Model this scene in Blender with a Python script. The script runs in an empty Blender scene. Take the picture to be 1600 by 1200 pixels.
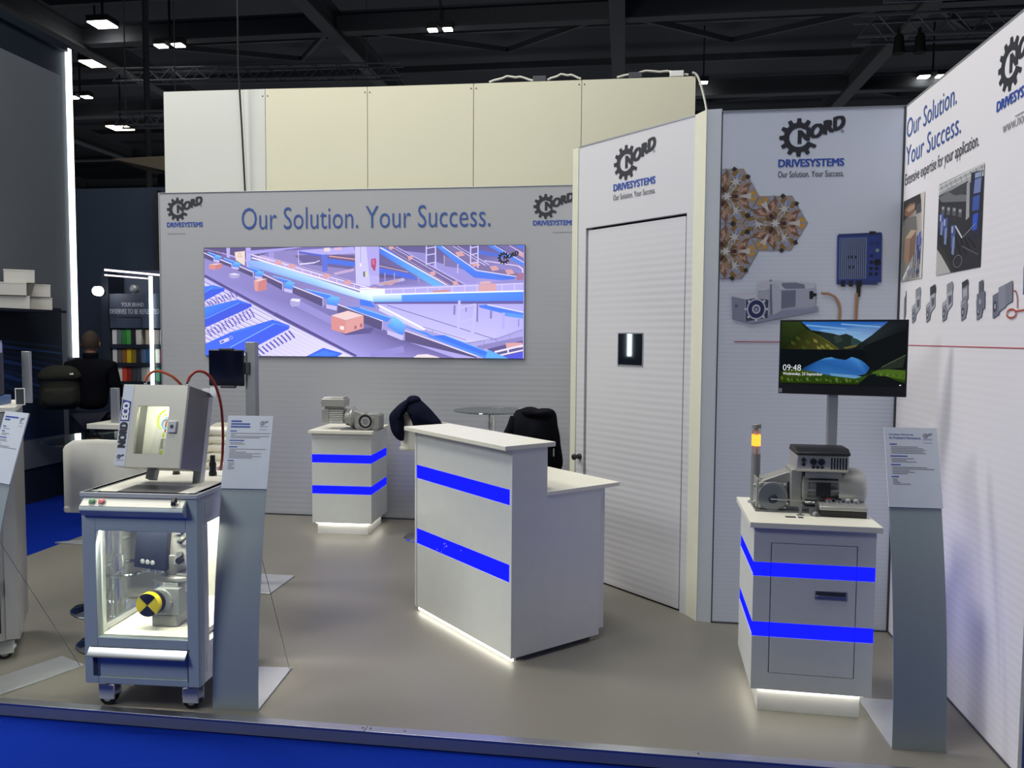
import bpy, math, random
from mathutils import Matrix, Vector
random.seed(7)
R = math.radians
SC = bpy.context.scene
COL = SC.collection

# ---------------------------------------------------------------- camera, world, lights, exposure
cd = bpy.data.cameras.new('camera'); cd.lens = 28.125; cd.sensor_width = 36; cd.clip_end = 200
cam = bpy.data.objects.new('camera', cd); COL.objects.link(cam)
yaw, pitch, roll = 0.1390776, 0.05905576, -0.0067642
fw = Vector((-math.sin(yaw)*math.cos(pitch), math.cos(yaw)*math.cos(pitch), -math.sin(pitch)))
r0 = Vector((math.cos(yaw), math.sin(yaw), 0)); d0 = fw.cross(r0)
rr = math.cos(roll)*r0 + math.sin(roll)*d0
dd = -math.sin(roll)*r0 + math.cos(roll)*d0
m = Matrix.Identity(4)
for i in range(3):
    m[i][0] = rr[i]; m[i][1] = -dd[i]; m[i][2] = -fw[i]
m[2][3] = 1.68
cam.matrix_world = m
SC.camera = cam
SC.view_settings.view_transform = 'Standard'
SC.view_settings.look = 'None'
SC.view_settings.exposure = 0.0
SC.view_settings.gamma = 1.0
SC.view_settings.use_curve_mapping = False
w = bpy.data.worlds.new('hall_air'); SC.world = w; w.use_nodes = True
w.node_tree.nodes['Background'].inputs[0].default_value = (0.60, 0.68, 0.90, 1)
w.node_tree.nodes['Background'].inputs[1].default_value = 0.055
def area(name, loc, target, size, power, col, sy=None):
    l = bpy.data.lights.new(name, 'AREA'); l.energy = power; l.color = col
    l.shape = 'RECTANGLE'; l.size = size; l.size_y = sy or size
    o = bpy.data.objects.new(name, l); COL.objects.link(o); o.location = loc
    o.rotation_euler = (Vector(target)-Vector(loc)).to_track_quat('-Z', 'Y').to_euler()
    return o
area('high_bay_and_fill', (-7.0, 4.6, 8.0), (-0.5, 5.0, 0.8), 2.0, 400, (1.0, 0.975, 0.92))
area('high_bay_and_fill', (-4.0, 0.3, 4.2), (-2.2, 3.6, 0.6), 1.4, 98, (0.96, 1.0, 1.0))  # low fill added to brighten the trolley and left info stand
area('high_bay_and_fill', (-2.2, 5.3, 8.4), (-1.6, 4.8, 0.0), 2.2, 190, (1.0, 0.96, 0.86))
area('high_bay_and_fill', (-0.3, 2.7, 7.6), (0.4, 4.4, 1.6), 1.4, 125, (0.96, 0.97, 1.0))  # extra overhead fill, added to lift the centre print wall
area('high_bay_and_fill', (-3.0, 3.2, 7.8), (-1.8, 7.3, 3.7), 1.4, 44, (1.0, 0.92, 0.76))  # added warm fill aimed at the cream boards only

area('roof_fill_uplight', (-4, 27, 0.4), (-4, 27, 9), 44, 620, (0.96, 0.97, 1.0), 16)  # uplight added to brighten the roof, in place of lit far stands

# ---------------------------------------------------------------- helpers
def lin(c):
    return c/12.92 if c <= 0.04045 else ((c+0.055)/1.055)**2.4
def hx(s):
    s = s.lstrip('#'); return tuple(lin(int(s[i:i+2], 16)/255) for i in (0, 2, 4))
MATS = {}
def mat(name, col, rough=0.5, metal=0.0, noise=0.04, scale=12.0, bump=0.0, spec=0.5, aniso=None):
    if name in MATS: return MATS[name]
    M = bpy.data.materials.new(name); M.use_nodes = True; nt = M.node_tree; p = nt.nodes['Principled BSDF']
    c = hx(col) if isinstance(col, str) else col
    p.inputs['Roughness'].default_value = rough; p.inputs['Metallic'].default_value = metal
    p.inputs['Specular IOR Level'].default_value = spec
    tc = nt.nodes.new('ShaderNodeTexCoord'); nz = nt.nodes.new('ShaderNodeTexNoise')
    nz.inputs['Scale'].default_value = scale; nz.inputs['Detail'].default_value = 4
    mp = nt.nodes.new('ShaderNodeMapping')
    if aniso: mp.inputs['Scale'].default_value = aniso
    nt.links.new(tc.outputs['Object'], mp.inputs[0]); nt.links.new(mp.outputs[0], nz.inputs['Vector'])
    mx = nt.nodes.new('ShaderNodeMix'); mx.data_type = 'RGBA'
    mx.inputs[6].default_value = (*[v*(1-noise) for v in c], 1); mx.inputs[7].default_value = (*[min(1, v*(1+noise)) for v in c], 1)
    nt.links.new(nz.outputs['Fac'], mx.inputs[0]); nt.links.new(mx.outputs[2], p.inputs['Base Color'])
    if bump:
        b = nt.nodes.new('ShaderNodeBump'); b.inputs['Strength'].default_value = bump; b.inputs['Distance'].default_value = 0.01
        nt.links.new(nz.outputs['Fac'], b.inputs['Height']); nt.links.new(b.outputs[0], p.inputs['Normal'])
    MATS[name] = M; return M
def emit(name, col, strength):
    if name in MATS: return MATS[name]
    M = bpy.data.materials.new(name); M.use_nodes = True; nt = M.node_tree
    nt.nodes.remove(nt.nodes['Principled BSDF'])
    e = nt.nodes.new('ShaderNodeEmission'); e.inputs[0].default_value = (*(hx(col) if isinstance(col, str) else col), 1); e.inputs[1].default_value = strength
    nt.links.new(e.outputs[0], nt.nodes['Material Output'].inputs[0]); MATS[name] = M; return M
def ribbed(name, col, pitch, amt, rough=0.6):
    """stretched fabric with a fine woven rib"""
    M = bpy.data.materials.new(name); M.use_nodes = True; nt = M.node_tree; p = nt.nodes['Principled BSDF']
    c = hx(col); p.inputs['Roughness'].default_value = rough; p.inputs['Specular IOR Level'].default_value = 0.25
    tc = nt.nodes.new('ShaderNodeTexCoord'); wv = nt.nodes.new('ShaderNodeTexWave'); wv.bands_direction = 'Z'
    wv.inputs['Scale'].default_value = 0.314/pitch; wv.inputs['Distortion'].default_value = 0.25; wv.inputs['Detail'].default_value = 1; wv.inputs['Detail Scale'].default_value = 0.6
    nt.links.new(tc.outputs['Object'], wv.inputs[0])
    nz = nt.nodes.new('ShaderNodeTexNoise'); nz.inputs['Scale'].default_value = 0.9; nt.links.new(tc.outputs['Object'], nz.inputs['Vector'])
    mr = nt.nodes.new('ShaderNodeMapRange'); mr.inputs[1].default_value = 0.35; mr.inputs[2].default_value = 0.65
    nt.links.new(nz.outputs['Fac'], mr.inputs[0])
    sx = nt.nodes.new('ShaderNodeSeparateXYZ'); nt.links.new(tc.outputs['Object'], sx.inputs[0])
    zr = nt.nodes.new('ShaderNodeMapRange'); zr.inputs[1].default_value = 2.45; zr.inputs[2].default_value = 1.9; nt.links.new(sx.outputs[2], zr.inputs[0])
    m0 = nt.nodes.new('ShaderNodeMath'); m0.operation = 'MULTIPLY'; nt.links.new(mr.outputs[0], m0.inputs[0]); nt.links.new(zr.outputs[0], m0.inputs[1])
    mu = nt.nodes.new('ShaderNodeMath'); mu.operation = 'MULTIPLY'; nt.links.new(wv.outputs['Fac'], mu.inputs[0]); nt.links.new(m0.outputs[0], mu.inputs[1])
    mx = nt.nodes.new('ShaderNodeMix'); mx.data_type = 'RGBA'
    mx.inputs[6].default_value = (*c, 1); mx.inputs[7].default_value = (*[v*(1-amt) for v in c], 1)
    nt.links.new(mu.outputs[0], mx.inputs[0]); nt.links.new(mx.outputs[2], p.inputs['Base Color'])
    MATS[name] = M; return M
def attr_mat(name, emission=None, rough=0.5):
    M = bpy.data.materials.new(name); M.use_nodes = True; nt = M.node_tree; p = nt.nodes['Principled BSDF']
    a = nt.nodes.new('ShaderNodeVertexColor'); a.layer_name = 'col'
    if emission:
        nt.nodes.remove(p); e = nt.nodes.new('ShaderNodeEmission'); e.inputs[1].default_value = emission
        nt.links.new(a.outputs[0], e.inputs[0]); nt.links.new(e.outputs[0], nt.nodes['Material Output'].inputs[0])
    else:
        p.inputs['Roughness'].default_value = rough; nt.links.new(a.outputs[0], p.inputs['Base Color'])
    MATS[name] = M; return M
def glass(name, tint, rough=0.0, alpha=0.12):
    M = bpy.data.materials.new(name); M.use_nodes = True; nt = M.node_tree
    nt.nodes.remove(nt.nodes['Principled BSDF'])
    t = nt.nodes.new('ShaderNodeBsdfTransparent'); t.inputs[0].default_value = (*tint, 1)
    g = nt.nodes.new('ShaderNodeBsdfGlossy'); g.inputs['Roughness'].default_value = 0.03
    f = nt.nodes.new('ShaderNodeFresnel'); ge = nt.nodes.new('ShaderNodeNewGeometry'); io = nt.nodes.new('ShaderNodeMapRange'); io.inputs[3].default_value = 1.45; io.inputs[4].default_value = 1/1.45
    nt.links.new(ge.outputs['Backfacing'], io.inputs[0]); nt.links.new(io.outputs[0], f.inputs[0])      # same reflectance on both faces of the pane
    ad = nt.nodes.new('ShaderNodeMath'); ad.operation = 'ADD'; ad.inputs[1].default_value = alpha*0.3; nt.links.new(f.outputs[0], ad.inputs[0])
    mx = nt.nodes.new('ShaderNodeMixShader'); nt.links.new(ad.outputs[0], mx.inputs[0]); nt.links.new(t.outputs[0], mx.inputs[1]); nt.links.new(g.outputs[0], mx.inputs[2])
    nt.links.new(mx.outputs[0], nt.nodes['Material Output'].inputs[0]); MATS[name] = M; return M

class B:
    """collects geometry, build() links it as ONE mesh object"""
    def __init__(s, M=None): s.v = []; s.f = []; s.fm = []; s.M = M or Matrix.Identity(4); s.mi = 0
    def add(s, vs, fs):
        n = len(s.v); s.v += [tuple(s.M @ Vector(p)) for p in vs]
        for f in fs: s.f.append(tuple(n+i for i in f)); s.fm.append(s.mi)
        return s
    def box(s, x0, x1, y0, y1, z0, z1):
        return s.add([(x0,y0,z0),(x1,y0,z0),(x1,y1,z0),(x0,y1,z0),(x0,y0,z1),(x1,y0,z1),(x1,y1,z1),(x0,y1,z1)],
                     [(3,2,1,0),(4,5,6,7),(0,1,5,4),(1,2,6,5),(2,3,7,6),(3,0,4,7)])
    def prism(s, pts, a, b, ax='z'):
        n = len(pts)
        def P(u, v, t): return {'z': (u,v,t), 'y': (u,t,v), 'x': (t,u,v)}[ax]
        vs = [P(u,v,a) for u,v in pts] + [P(u,v,b) for u,v in pts]
        return s.add(vs, [tuple(range(n))[::-1], tuple(range(n, 2*n))] + [(i,(i+1)%n,n+(i+1)%n,n+i) for i in range(n)])
    def lathe(s, prof, c=(0,0,0), ax='z', n=28):
        vs = []; fs = []; k = len(prof)
        for i in range(n):
            a = 2*math.pi*i/n; ca, sa = math.cos(a), math.sin(a)
            for r, t in prof:
                p = {'z': (r*ca, r*sa, t), 'y': (r*ca, t, r*sa), 'x': (t, r*ca, r*sa)}[ax]
                vs.append((c[0]+p[0], c[1]+p[1], c[2]+p[2]))
        for i in range(n):
            j = (i+1) % n
            for q in range(k-1): fs.append((i*k+q, j*k+q, j*k+q+1, i*k+q+1))
        if prof[0][0] > 1e-6: fs.append(tuple(i*k for i in range(n))[::-1])
        if prof[-1][0] > 1e-6: fs.append(tuple(i*k+k-1 for i in range(n)))
        return s.add(vs, fs)
    def cyl(s, c, r, h, ax='z', n=20, r2=None): return s.lathe([(r, 0), (r2 if r2 is not None else r, h)], c, ax, n)
    def tube(s, pts, r, n=8, closed=False):
        P = [Vector(p) for p in pts]; k = len(P); vs = []; up = None
        for i, p in enumerate(P):
            t = (P[(i+1) % k]-P[i-1]) if closed else (P[min(i+1, k-1)]-P[max(i-1, 0)])
            t.normalize()
            if up is None: up = Vector((0,0,1)) if abs(t.z) < 0.9 else Vector((1,0,0))
            a = t.cross(up).normalized(); up = a.cross(t).normalized()
            q = r[i] if isinstance(r, (list, tuple)) else r
            for j in range(n):
                an = 2*math.pi*j/n; vs.append(p + a*math.cos(an)*q + up*math.sin(an)*q)
        fs = []
        for i in range(k if closed else k-1):
            for j in range(n):
                a, b = i*n, ((i+1) % k)*n; fs.append((a+j, a+(j+1) % n, b+(j+1) % n, b+j))
        if not closed: fs += [tuple(range(n))[::-1], tuple(range((k-1)*n, k*n))]
        return s.add(vs, fs)
    def bar(s, p, q, w, h=None):
        """square bar from p to q"""
        h = h or w; p = Vector(p); q = Vector(q); t = (q-p).normalized()
        up = Vector((0,0,1)) if abs(t.z) < 0.9 else Vector((0,1,0))
        a = t.cross(up).normalized()*w/2; u = a.cross(t).normalized()*h/2
        return s.add([p-a-u, p+a-u, p+a+u, p-a+u, q-a-u, q+a-u, q+a+u, q-a+u], [(3,2,1,0),(4,5,6,7),(0,1,5,4),(1,2,6,5),(2,3,7,6),(3,0,4,7)])
    def grid(s, fn, nu, nv, closed_u=False):
        vs = [fn(i/(nu if closed_u else nu-1), j/(nv-1)) for i in range(nu) for j in range(nv)]
        fs = [(i*nv+j, ((i+1) % nu)*nv+j, ((i+1) % nu)*nv+j+1, i*nv+j+1) for i in range(nu if closed_u else nu-1) for j in range(nv-1)]
        return s.add(vs, fs)
    def sphere(s, c, rx, ry, rz, n=16, k=10):
        return s.grid(lambda u, v: (c[0]+rx*math.cos(2*math.pi*u)*math.sin(math.pi*v), c[1]+ry*math.sin(2*math.pi*u)*math.sin(math.pi*v), c[2]-rz*math.cos(math.pi*v)), n, k, True)
    def puff(s, outline, y, depth, rings=5, power=0.5):
        """closed cushion-like solid over an outline in x/z"""
        n = len(outline); cx = sum(p[0] for p in outline)/n; cz = sum(p[1] for p in outline)/n
        vs = []; idx = []
        for side in (-1, 1):
            rows = []
            for k in range(rings):
                q = 1-k/rings; d = depth*(1-q**2)**power
                rows.append([len(vs)+i for i in range(n)])
                vs += [(cx+(px-cx)*q, y+side*d, cz+(pz-cz)*q) for px, pz in outline]
            rows.append(len(vs)); vs.append((cx, y+side*depth, cz)); idx.append(rows)
        fs = []
        for side, rows in enumerate(idx):
            for k in range(rings-1):
                for i in range(n):
                    j = (i+1) % n; f = (rows[k][i], rows[k][j], rows[k+1][j], rows[k+1][i]); fs.append(f if side == 0 else f[::-1])
            for i in range(n):
                f = (rows[rings-1][i], rows[rings-1][(i+1) % n], rows[rings]); fs.append(f if side == 0 else f[::-1])
        for i in range(n):
            j = (i+1) % n; fs.append((idx[0][0][j], idx[0][0][i], idx[1][0][i], idx[1][0][j]))
        return s.add(vs, fs)
    def build(s, name, mats, parent=None, bev=0, ang=35, sub=0, solid=0):
        me = bpy.data.meshes.new(name); me.from_pydata(s.v, [], s.f)
        for mm in (mats if isinstance(mats, (list, tuple)) else [mats]): me.materials.append(mm)
        me.polygons.foreach_set('material_index', s.fm)
        me.polygons.foreach_set('use_smooth', [True]*len(s.f)); me.update(); me.set_sharp_from_angle(angle=R(ang))
        o = bpy.data.objects.new(name, me); COL.objects.link(o)
        if parent: o.parent = parent
        if solid:
            d = o.modifiers.new('solid', 'SOLIDIFY'); d.thickness = solid; d.offset = 0
        if bev:
            d = o.modifiers.new('bevel', 'BEVEL'); d.width = bev; d.segments = 2; d.limit_method = 'ANGLE'; d.angle_limit = R(40)
        if sub:
            d = o.modifiers.new('sub', 'SUBSURF'); d.levels = sub; d.render_levels = sub
        return o
def thing(name, label, cat, loc=(0,0,0), rz=0, group=None):
    o = bpy.data.objects.new(name, None); COL.objects.link(o); o.location = loc; o.rotation_euler = (0, 0, rz); o.empty_display_size = 0.1
    return tag(o, label, cat, group)
def tag(o, label, cat, group=None):
    o['label'] = label; o['category'] = cat
    if group: o['group'] = group
    return o
def struct(o): o['kind'] = 'structure'; return o
def lab(o, label): o['label'] = label; return o
def dup(root, loc, rz, label=None):
    r = root.copy(); COL.objects.link(r); r.location = loc; r.rotation_euler = (0, 0, rz)
    if label: r['label'] = label
    for ch in list(root.children):
        c = ch.copy(); COL.objects.link(c); c.parent = r
        for g in list(ch.children):
            d = g.copy(); COL.objects.link(d); d.parent = c
    return r
def curve(pts, k=5):
    """Catmull-Rom points through pts"""
    o = []; n = len(pts)
    for i in range(n-1):
        p0, p1, p2, p3 = pts[max(i-1, 0)], pts[i], pts[i+1], pts[min(i+2, n-1)]
        for s in range(k):
            u = s/k; o.append(tuple(0.5*(2*b+(c-a)*u+(2*a-5*b+4*c-d)*u*u+(-a+3*b-3*c+d)*u**3) for a, b, c, d in zip(p0, p1, p2, p3)))
    return o+[tuple(pts[-1])]
def frame(O, U, V):
    U = Vector(U).normalized(); V = Vector(V).normalized(); N = U.cross(V)
    M = Matrix.Identity(4)
    for i in range(3): M[i][0] = U[i]; M[i][1] = V[i]; M[i][2] = N[i]; M[i][3] = O[i]
    return M
_tc = {}
def glyphs(body, bold=0.0):
    """triangulated outline of a line of text, unit box"""
    k = (body, bold)
    if k not in _tc:
        cu = bpy.data.curves.new('t', 'FONT'); cu.body = body; cu.size = 1; cu.offset = bold; cu.resolution_u = 3
        ob = bpy.data.objects.new('t', cu); COL.objects.link(ob)
        me = bpy.data.meshes.new_from_object(ob.evaluated_get(bpy.context.evaluated_depsgraph_get()))
        vs = [tuple(q.co) for q in me.vertices]; fs = [tuple(p.vertices) for p in me.polygons]
        bpy.data.objects.remove(ob); bpy.data.curves.remove(cu); bpy.data.meshes.remove(me)
        x0 = min(p[0] for p in vs); x1 = max(p[0] for p in vs); y0 = min(p[1] for p in vs); y1 = max(p[1] for p in vs)
        _tc[k] = ([((p[0]-x0)/(x1-x0), (p[1]-y0)/(y1-y0)) for p in vs], fs)
    return _tc[k]
def text(b, body, u, v, wd, ht, bold=0.0, shear=0.0, lift=0.0):
    vs, fs = glyphs(body, 0.0 if bold > 0 else bold)
    e = max(bold, 0)*ht
    for k, (du, dv) in enumerate(((-e, -e*.4), (e, -e*.4), (-e, e*.4), (e, e*.4), (0, 0)) if bold > 0 else ((0, 0),)):      # heavier strokes
        b.add([(u+e+p[0]*(wd-2*e)+du, v+p[1]*ht+shear*p[0]*wd+dv, lift+k*4e-5) for p in vs], fs)
def emblem(b, u, v, w):
    """toothed C-shaped gear with the rising four-letter word; u,v = left end / gear centre, w = full width"""
    cx = u+0.304*w; Rt, Rr, Ri = 0.30*w, 0.232*w, 0.148*w
    out = []; inn = []
    a = 52
    pts = []
    for k in range(2, 12):
        c = 30*k
        for da, r in ((-15, Rr), (-9.5, Rr), (-5.5, Rt), (5.5, Rt), (9.5, Rr)): pts.append((c+da, r))
    pts.append((345, Rr))
    pts = [p for p in pts if 50 <= p[0] <= 336]
    vs = []; fs = []
    for ang, r in pts:
        ca, sa = math.cos(R(ang)), math.sin(R(ang)); vs += [(cx+r*ca, v+r*sa, 0), (cx+Ri*ca, v+Ri*sa, 0)]
    n = len(pts)
    for i in range(n-1): fs.append((2*i+2, 2*i, 2*i+1, 2*i+3)[::-1])
    b.add(vs, fs)
    text(b, 'NORD', u+0.285*w, v-0.10*w, 0.715*w, 0.205*w, 0.09, 0.33, 1.5e-4)
def logo(parent, M, w, slogan=False, rule=None):
    """M: frame with origin at the left end of the logo, level with the gear centre"""
    b = B(M); emblem(b, 0, 0, w); text(b, '\u00ae', 0.935*w, 0.055*w, 0.05*w, 0.05*w)
    b.build('logo_emblem', MATS['ink_dark'], parent)
    b = B(M); text(b, 'DRIVESYSTEMS', 0, -0.455*w, w, 0.118*w, 0.05); b.build('logo_lettering', MATS['ink_blue'], parent)
    if slogan:
        b = B(M); text(b, 'Our Solution. Your Success.', 0, -0.62*w, w, 0.10*w); b.build('slogan_lettering', MATS['ink_dark'], parent)
    if rule:
        b = B(M); b.add([(rule[0]*w, -0.62*w, 0), (rule[1]*w, -0.62*w, 0), (rule[1]*w, -0.632*w, 0), (rule[0]*w, -0.632*w, 0)], [(0,3,2,1)]); b.build('rule_line', MATS['ink_grey'], parent)
class Pic:
    """flat printed or glowing picture: coloured shapes on one plane, canvas units -> frame units"""
    def __init__(s, M, cw, ch, wd, ht): s.M = M; s.sx = wd/cw; s.sy = ht/ch; s.ht = ht; s.v = []; s.f = []; s.c = []; s.k = 0; s.cw = cw; s.ch = ch; s.wash = None
    def p(s, pts, col):
        n = len(s.v); s.k += 1
        cl = [hx(c) for c in col] if isinstance(col, (list, tuple)) else [hx(col)]*len(pts)
        if s.wash: cl = [tuple(v*(1-s.wash[3])+t*s.wash[3] for v, t in zip(c, s.wash)) for c in cl]
        for (x, y), c in zip(pts, cl):
            x = min(max(x, 0), s.cw); y = min(max(y, 0), s.ch)
            s.v.append(tuple(s.M @ Vector((x*s.sx, s.ht-y*s.sy, s.k*2e-5)))); s.c.append(c)
        s.f.append(tuple(range(n, n+len(pts))))
    def line(s, a, b, wd, col):
        dx, dy = b[0]-a[0], b[1]-a[1]; l = math.hypot(dx, dy) or 1; nx, ny = -dy/l*wd/2, dx/l*wd/2
        s.p([(a[0]+nx, a[1]+ny), (b[0]+nx, b[1]+ny), (b[0]-nx, b[1]-ny), (a[0]-nx, a[1]-ny)], col)
    def disc(s, c, rx, ry, col, n=20): s.p([(c[0]+rx*math.cos(2*math.pi*i/n), c[1]+ry*math.sin(2*math.pi*i/n)) for i in range(n)], col)
    def ring(s, c, r, wd, col, n=24, asp=1):
        for i in range(n):
            a, b = 2*math.pi*i/n, 2*math.pi*(i+1)/n
            s.line((c[0]+r*asp*math.cos(a), c[1]+r*math.sin(a)), (c[0]+r*asp*math.cos(b), c[1]+r*math.sin(b)), wd, col)
    def build(s, name, M, parent):
        me = bpy.data.meshes.new(name); me.from_pydata(s.v, [], s.f); me.materials.append(M)
        at = me.color_attributes.new('col', 'FLOAT_COLOR', 'POINT')
        for i, c in enumerate(s.c): at.data[i].color = (*c, 1)
        o = bpy.data.objects.new(name, me); COL.objects.link(o); o.parent = parent; return o

# ---------------------------------------------------------------- materials
mat('ink_dark', '#2a2c34', 0.6); mat('ink_blue', '#2f4fa8', 0.6); mat('ink_grey', '#8a8a90', 0.6); mat('ink_slogan', '#32539c', 0.6); mat('ink_red', '#b0525c', 0.6); mat('ink_white', '#f4f4f4', 0.5)
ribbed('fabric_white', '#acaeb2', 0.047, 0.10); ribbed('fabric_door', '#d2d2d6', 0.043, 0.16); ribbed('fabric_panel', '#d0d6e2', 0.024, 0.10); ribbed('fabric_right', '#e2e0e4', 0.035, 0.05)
mat('post_cream', '#dcdcc8', 0.45); mat('post_white', '#cdd3d8', 0.45); mat('cream_board', '#d6d4bc', 0.55, noise=0.02, scale=2); mat('cream_board_cool_lit', '#cfd2cc', 0.55, noise=0.02, scale=2)
mat('vinyl_grey', '#78756d', 0.42, noise=0.06, scale=1.6, bump=0.02, spec=0.35); mat('carpet_blue', '#03268c', 0.95, noise=0.12, scale=260, bump=0.5, spec=0.1)
mat('aluminium', '#b9bbbd', 0.32, 0.9, aniso=(1, 1, 40)); mat('alu_matte', '#a7abb0', 0.45, 0.6); mat('black_gap', '#15161a', 0.8); mat('dark_grey', '#3c3f46', 0.5)
mat('white_lam', '#dcdfdc', 0.38); mat('white_top', '#e9e7d8', 0.35); mat('white_gloss', '#ececea', 0.2); mat('cart_grey_bounce', '#aebcc0', 0.42); mat('cart_light', '#c3c6ca', 0.4)
mat('stand_grey', '#a2aeb0', 0.42, 0.1, aniso=(1, 1, 0.1)); mat('stand_base', '#b9bcc0', 0.35, 0.5); mat('paper', '#d6dde6', 0.55); mat('steel', '#d6d4c6', 0.34, 0.15, aniso=(6, 6, 0.5)); mat('steel_dark', '#77787a', 0.4, 0.55)
mat('chrome', '#e6e8ea', 0.08, 1.0, noise=0.0); mat('black_gloss', '#0c0d10', 0.15); mat('black_plastic', '#17181c', 0.45); mat('navy_cloth', '#14172a', 0.95, noise=0.2, scale=30, bump=0.3, spec=0.1); mat('black_cloth', '#0f1016', 0.95, noise=0.2, scale=30, bump=0.3, spec=0.1)
mat('leather_white', '#dedbcd', 0.45, noise=0.03, scale=40, bump=0.05); mat('cast_grey', '#9b9c98', 0.45, 0.35, noise=0.08, scale=30, bump=0.05); mat('cast_dark', '#8a8d8e', 0.5, 0.2); mat('motor_silver', '#b5b5b0', 0.35, 0.5, noise=0.05)
mat('rubber', '#101114', 0.8); mat('cable_orange', '#b8583a', 0.5); mat('cable_red', '#a03328', 0.5); mat('cable_white', '#d8d8d0', 0.5); mat('inverter_blue', '#1b1f2c', 0.4)
mat('yellow', '#e2cc1c', 0.45); mat('button_green', '#2f7a48', 0.4); mat('button_red', '#c0565e', 0.4); mat('navy_wall', '#1f2735', 0.5); mat('navy_panel', '#6a717a', 0.55, noise=0.08, scale=1.5); mat('navy_dark', '#1c2432', 0.5)
mat('roof_dark', '#4c4f56', 0.9); mat('beam_grey', '#4e5156', 0.7); mat('cabinet_grey', '#929190', 0.45); mat('truss_alu', '#75787d', 0.45, 0.3); mat('lamp_body', '#3a3a3c', 0.6); mat('skin', '#b98a6f', 0.55); mat('hair', '#3a2d24', 0.85, noise=0.3, scale=90, bump=0.3); mat('jeans', '#161a2a', 0.9)
mat('pack_olive', '#24261f', 0.9, noise=0.2, scale=60, bump=0.2); mat('box_white', '#d9d7cf', 0.6); mat('soffit', '#5f574a', 0.8); mat('label_blue', '#2d3f96', 0.5); mat('wire_green', '#b5d92a', 0.5); mat('wire_blue', '#6fa3d6', 0.5)
emit('led_blue', (0.004, 0.006, 1.0), 2.4); emit('led_white', (1.0, 0.96, 0.84), 9.0); emit('strip_white', (0.86, 0.97, 1.0), 3.5); emit('strip_pink', (1.0, 0.84, 0.96), 2.6); emit('lamp_cool', (1.0, 0.99, 0.95), 9); emit('lamp_warm', (1.0, 0.86, 0.60), 9); emit('lamp_orange', (1.0, 0.30, 0.03), 2.6); emit('cab_light', (1.0, 0.94, 0.76), 22.0)
attr_mat('screen_glow', 1.15); attr_mat('monitor_glow', 0.8); attr_mat('print_ink', None, 0.55)
glass('clear_glass', (0.93, 0.96, 0.95)); glass('smoke_glass', (0.62, 0.70, 0.70), alpha=0.3); glass('acrylic', (0.9, 0.92, 0.95), alpha=0.05); glass('lamp_clear', (0.95, 0.85, 0.82), alpha=0.5)
MT = MATS

# ---------------------------------------------------------------- structure: stand floor, carpet, walls
fl = struct(B().box(-4.45, 1.62, 3.215, 7.3, -0.05, 0).build('floor', MT['vinyl_grey']))
struct(B().box(-14, 12, -4, 12, -0.16, -0.06).build('carpet', MT['carpet_blue']))
struct(B().box(-60, 40, 12, 45, -0.3, -0.07).build('floor_hall', MT['navy_dark']))
tr = struct(B().box(-4.47, 1.63, 3.19, 3.215, -0.055, -0.004).build('trim_1', MT['alu_matte']))
for x0, x1 in ((-4.47, -1.071), (-1.068, 1.63)):
    B().box(x0, x1, 3.186, 3.235, -0.003, 0.004).build('edge_profile', MT['aluminium'], tr, 0.001)
for x in (-1.085, -1.05, -0.9, 0.32, -3.0):
    B().cyl((x, 3.213, 0.004), 0.004, 0.0015, 'z', 10).build('screw', MT['dark_grey'], tr)

# back wall with the video screen
wb = struct(B().box(-4.333, 0.9, 7.05, 7.12, 0, 2.995).build('wall_back', MT['fabric_white']))
B().box(-4.345, -4.333, 7.045, 7.125, 0, 3.0).build('edge_profile', MT['alu_matte'], wb, 0.002)
B().box(-4.345, 0.9, 7.045, 7.125, 2.995, 3.003).build('edge_profile', MT['alu_matte'], wb, 0.002)
B().box(-4.333, 0.9, 7.035, 7.05, 0, 0.012).build('foot_rail', MT['dark_grey'], wb)
logo(wb, frame((-4.262, 7.047, 2.848), (1, 0, 0), (0, 0, 1)), 0.36, rule=(0.01, 0.51))
logo(wb, frame((-0.81, 7.047, 2.82), (1, 0, 0), (0, 0, 1)), 0.36, rule=(0.47, 1.0))
b = B(frame((-3.519, 7.046, 2.652), (1, 0, 0), (0, 0, 1)))
text(b, 'Our Solution. Your Success.', 0, 0, 2.33, 0.198, -0.006); b.build('slogan_lettering', MT['ink_slogan'], wb)

# tall cream boards of the stand behind
wr = struct(B().box(-4.42, 0.585, 7.33, 7.37, -0.06, 3.955).build('wall_rear', MT['cream_board']))
bx = [-4.421, -3.39, -2.391, -1.391, -0.411, 0.585]; bz = [4.004, 3.995, 3.979, 3.972, 3.968, 3.964]
for i in range(5):
    B().add([(bx[i]+.003, 7.29, -.06), (bx[i+1]-.003, 7.29, -.06), (bx[i+1]-.003, 7.29, bz[i+1]), (bx[i]+.003, 7.29, bz[i]),
             (bx[i]+.003, 7.33, -.06), (bx[i+1]-.003, 7.33, -.06), (bx[i+1]-.003, 7.33, bz[i+1]), (bx[i]+.003, 7.33, bz[i])],
            [(0,1,2,3),(5,4,7,6),(3,2,6,7),(1,5,6,2),(4,0,3,7),(4,5,1,0)]).build('board', MT['cream_board_cool_lit' if i == 0 else 'cream_board'], wr)  # first board: cooler light is put into its colour
for x in (-3.39, -2.391, -1.391, -0.411):
    for dx in (-0.012, 0.012): B().cyl((x+dx*2, 7.29, 3.93), 0.006, -0.003, 'y', 8).build('screw', MT['dark_grey'], wr)

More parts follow.
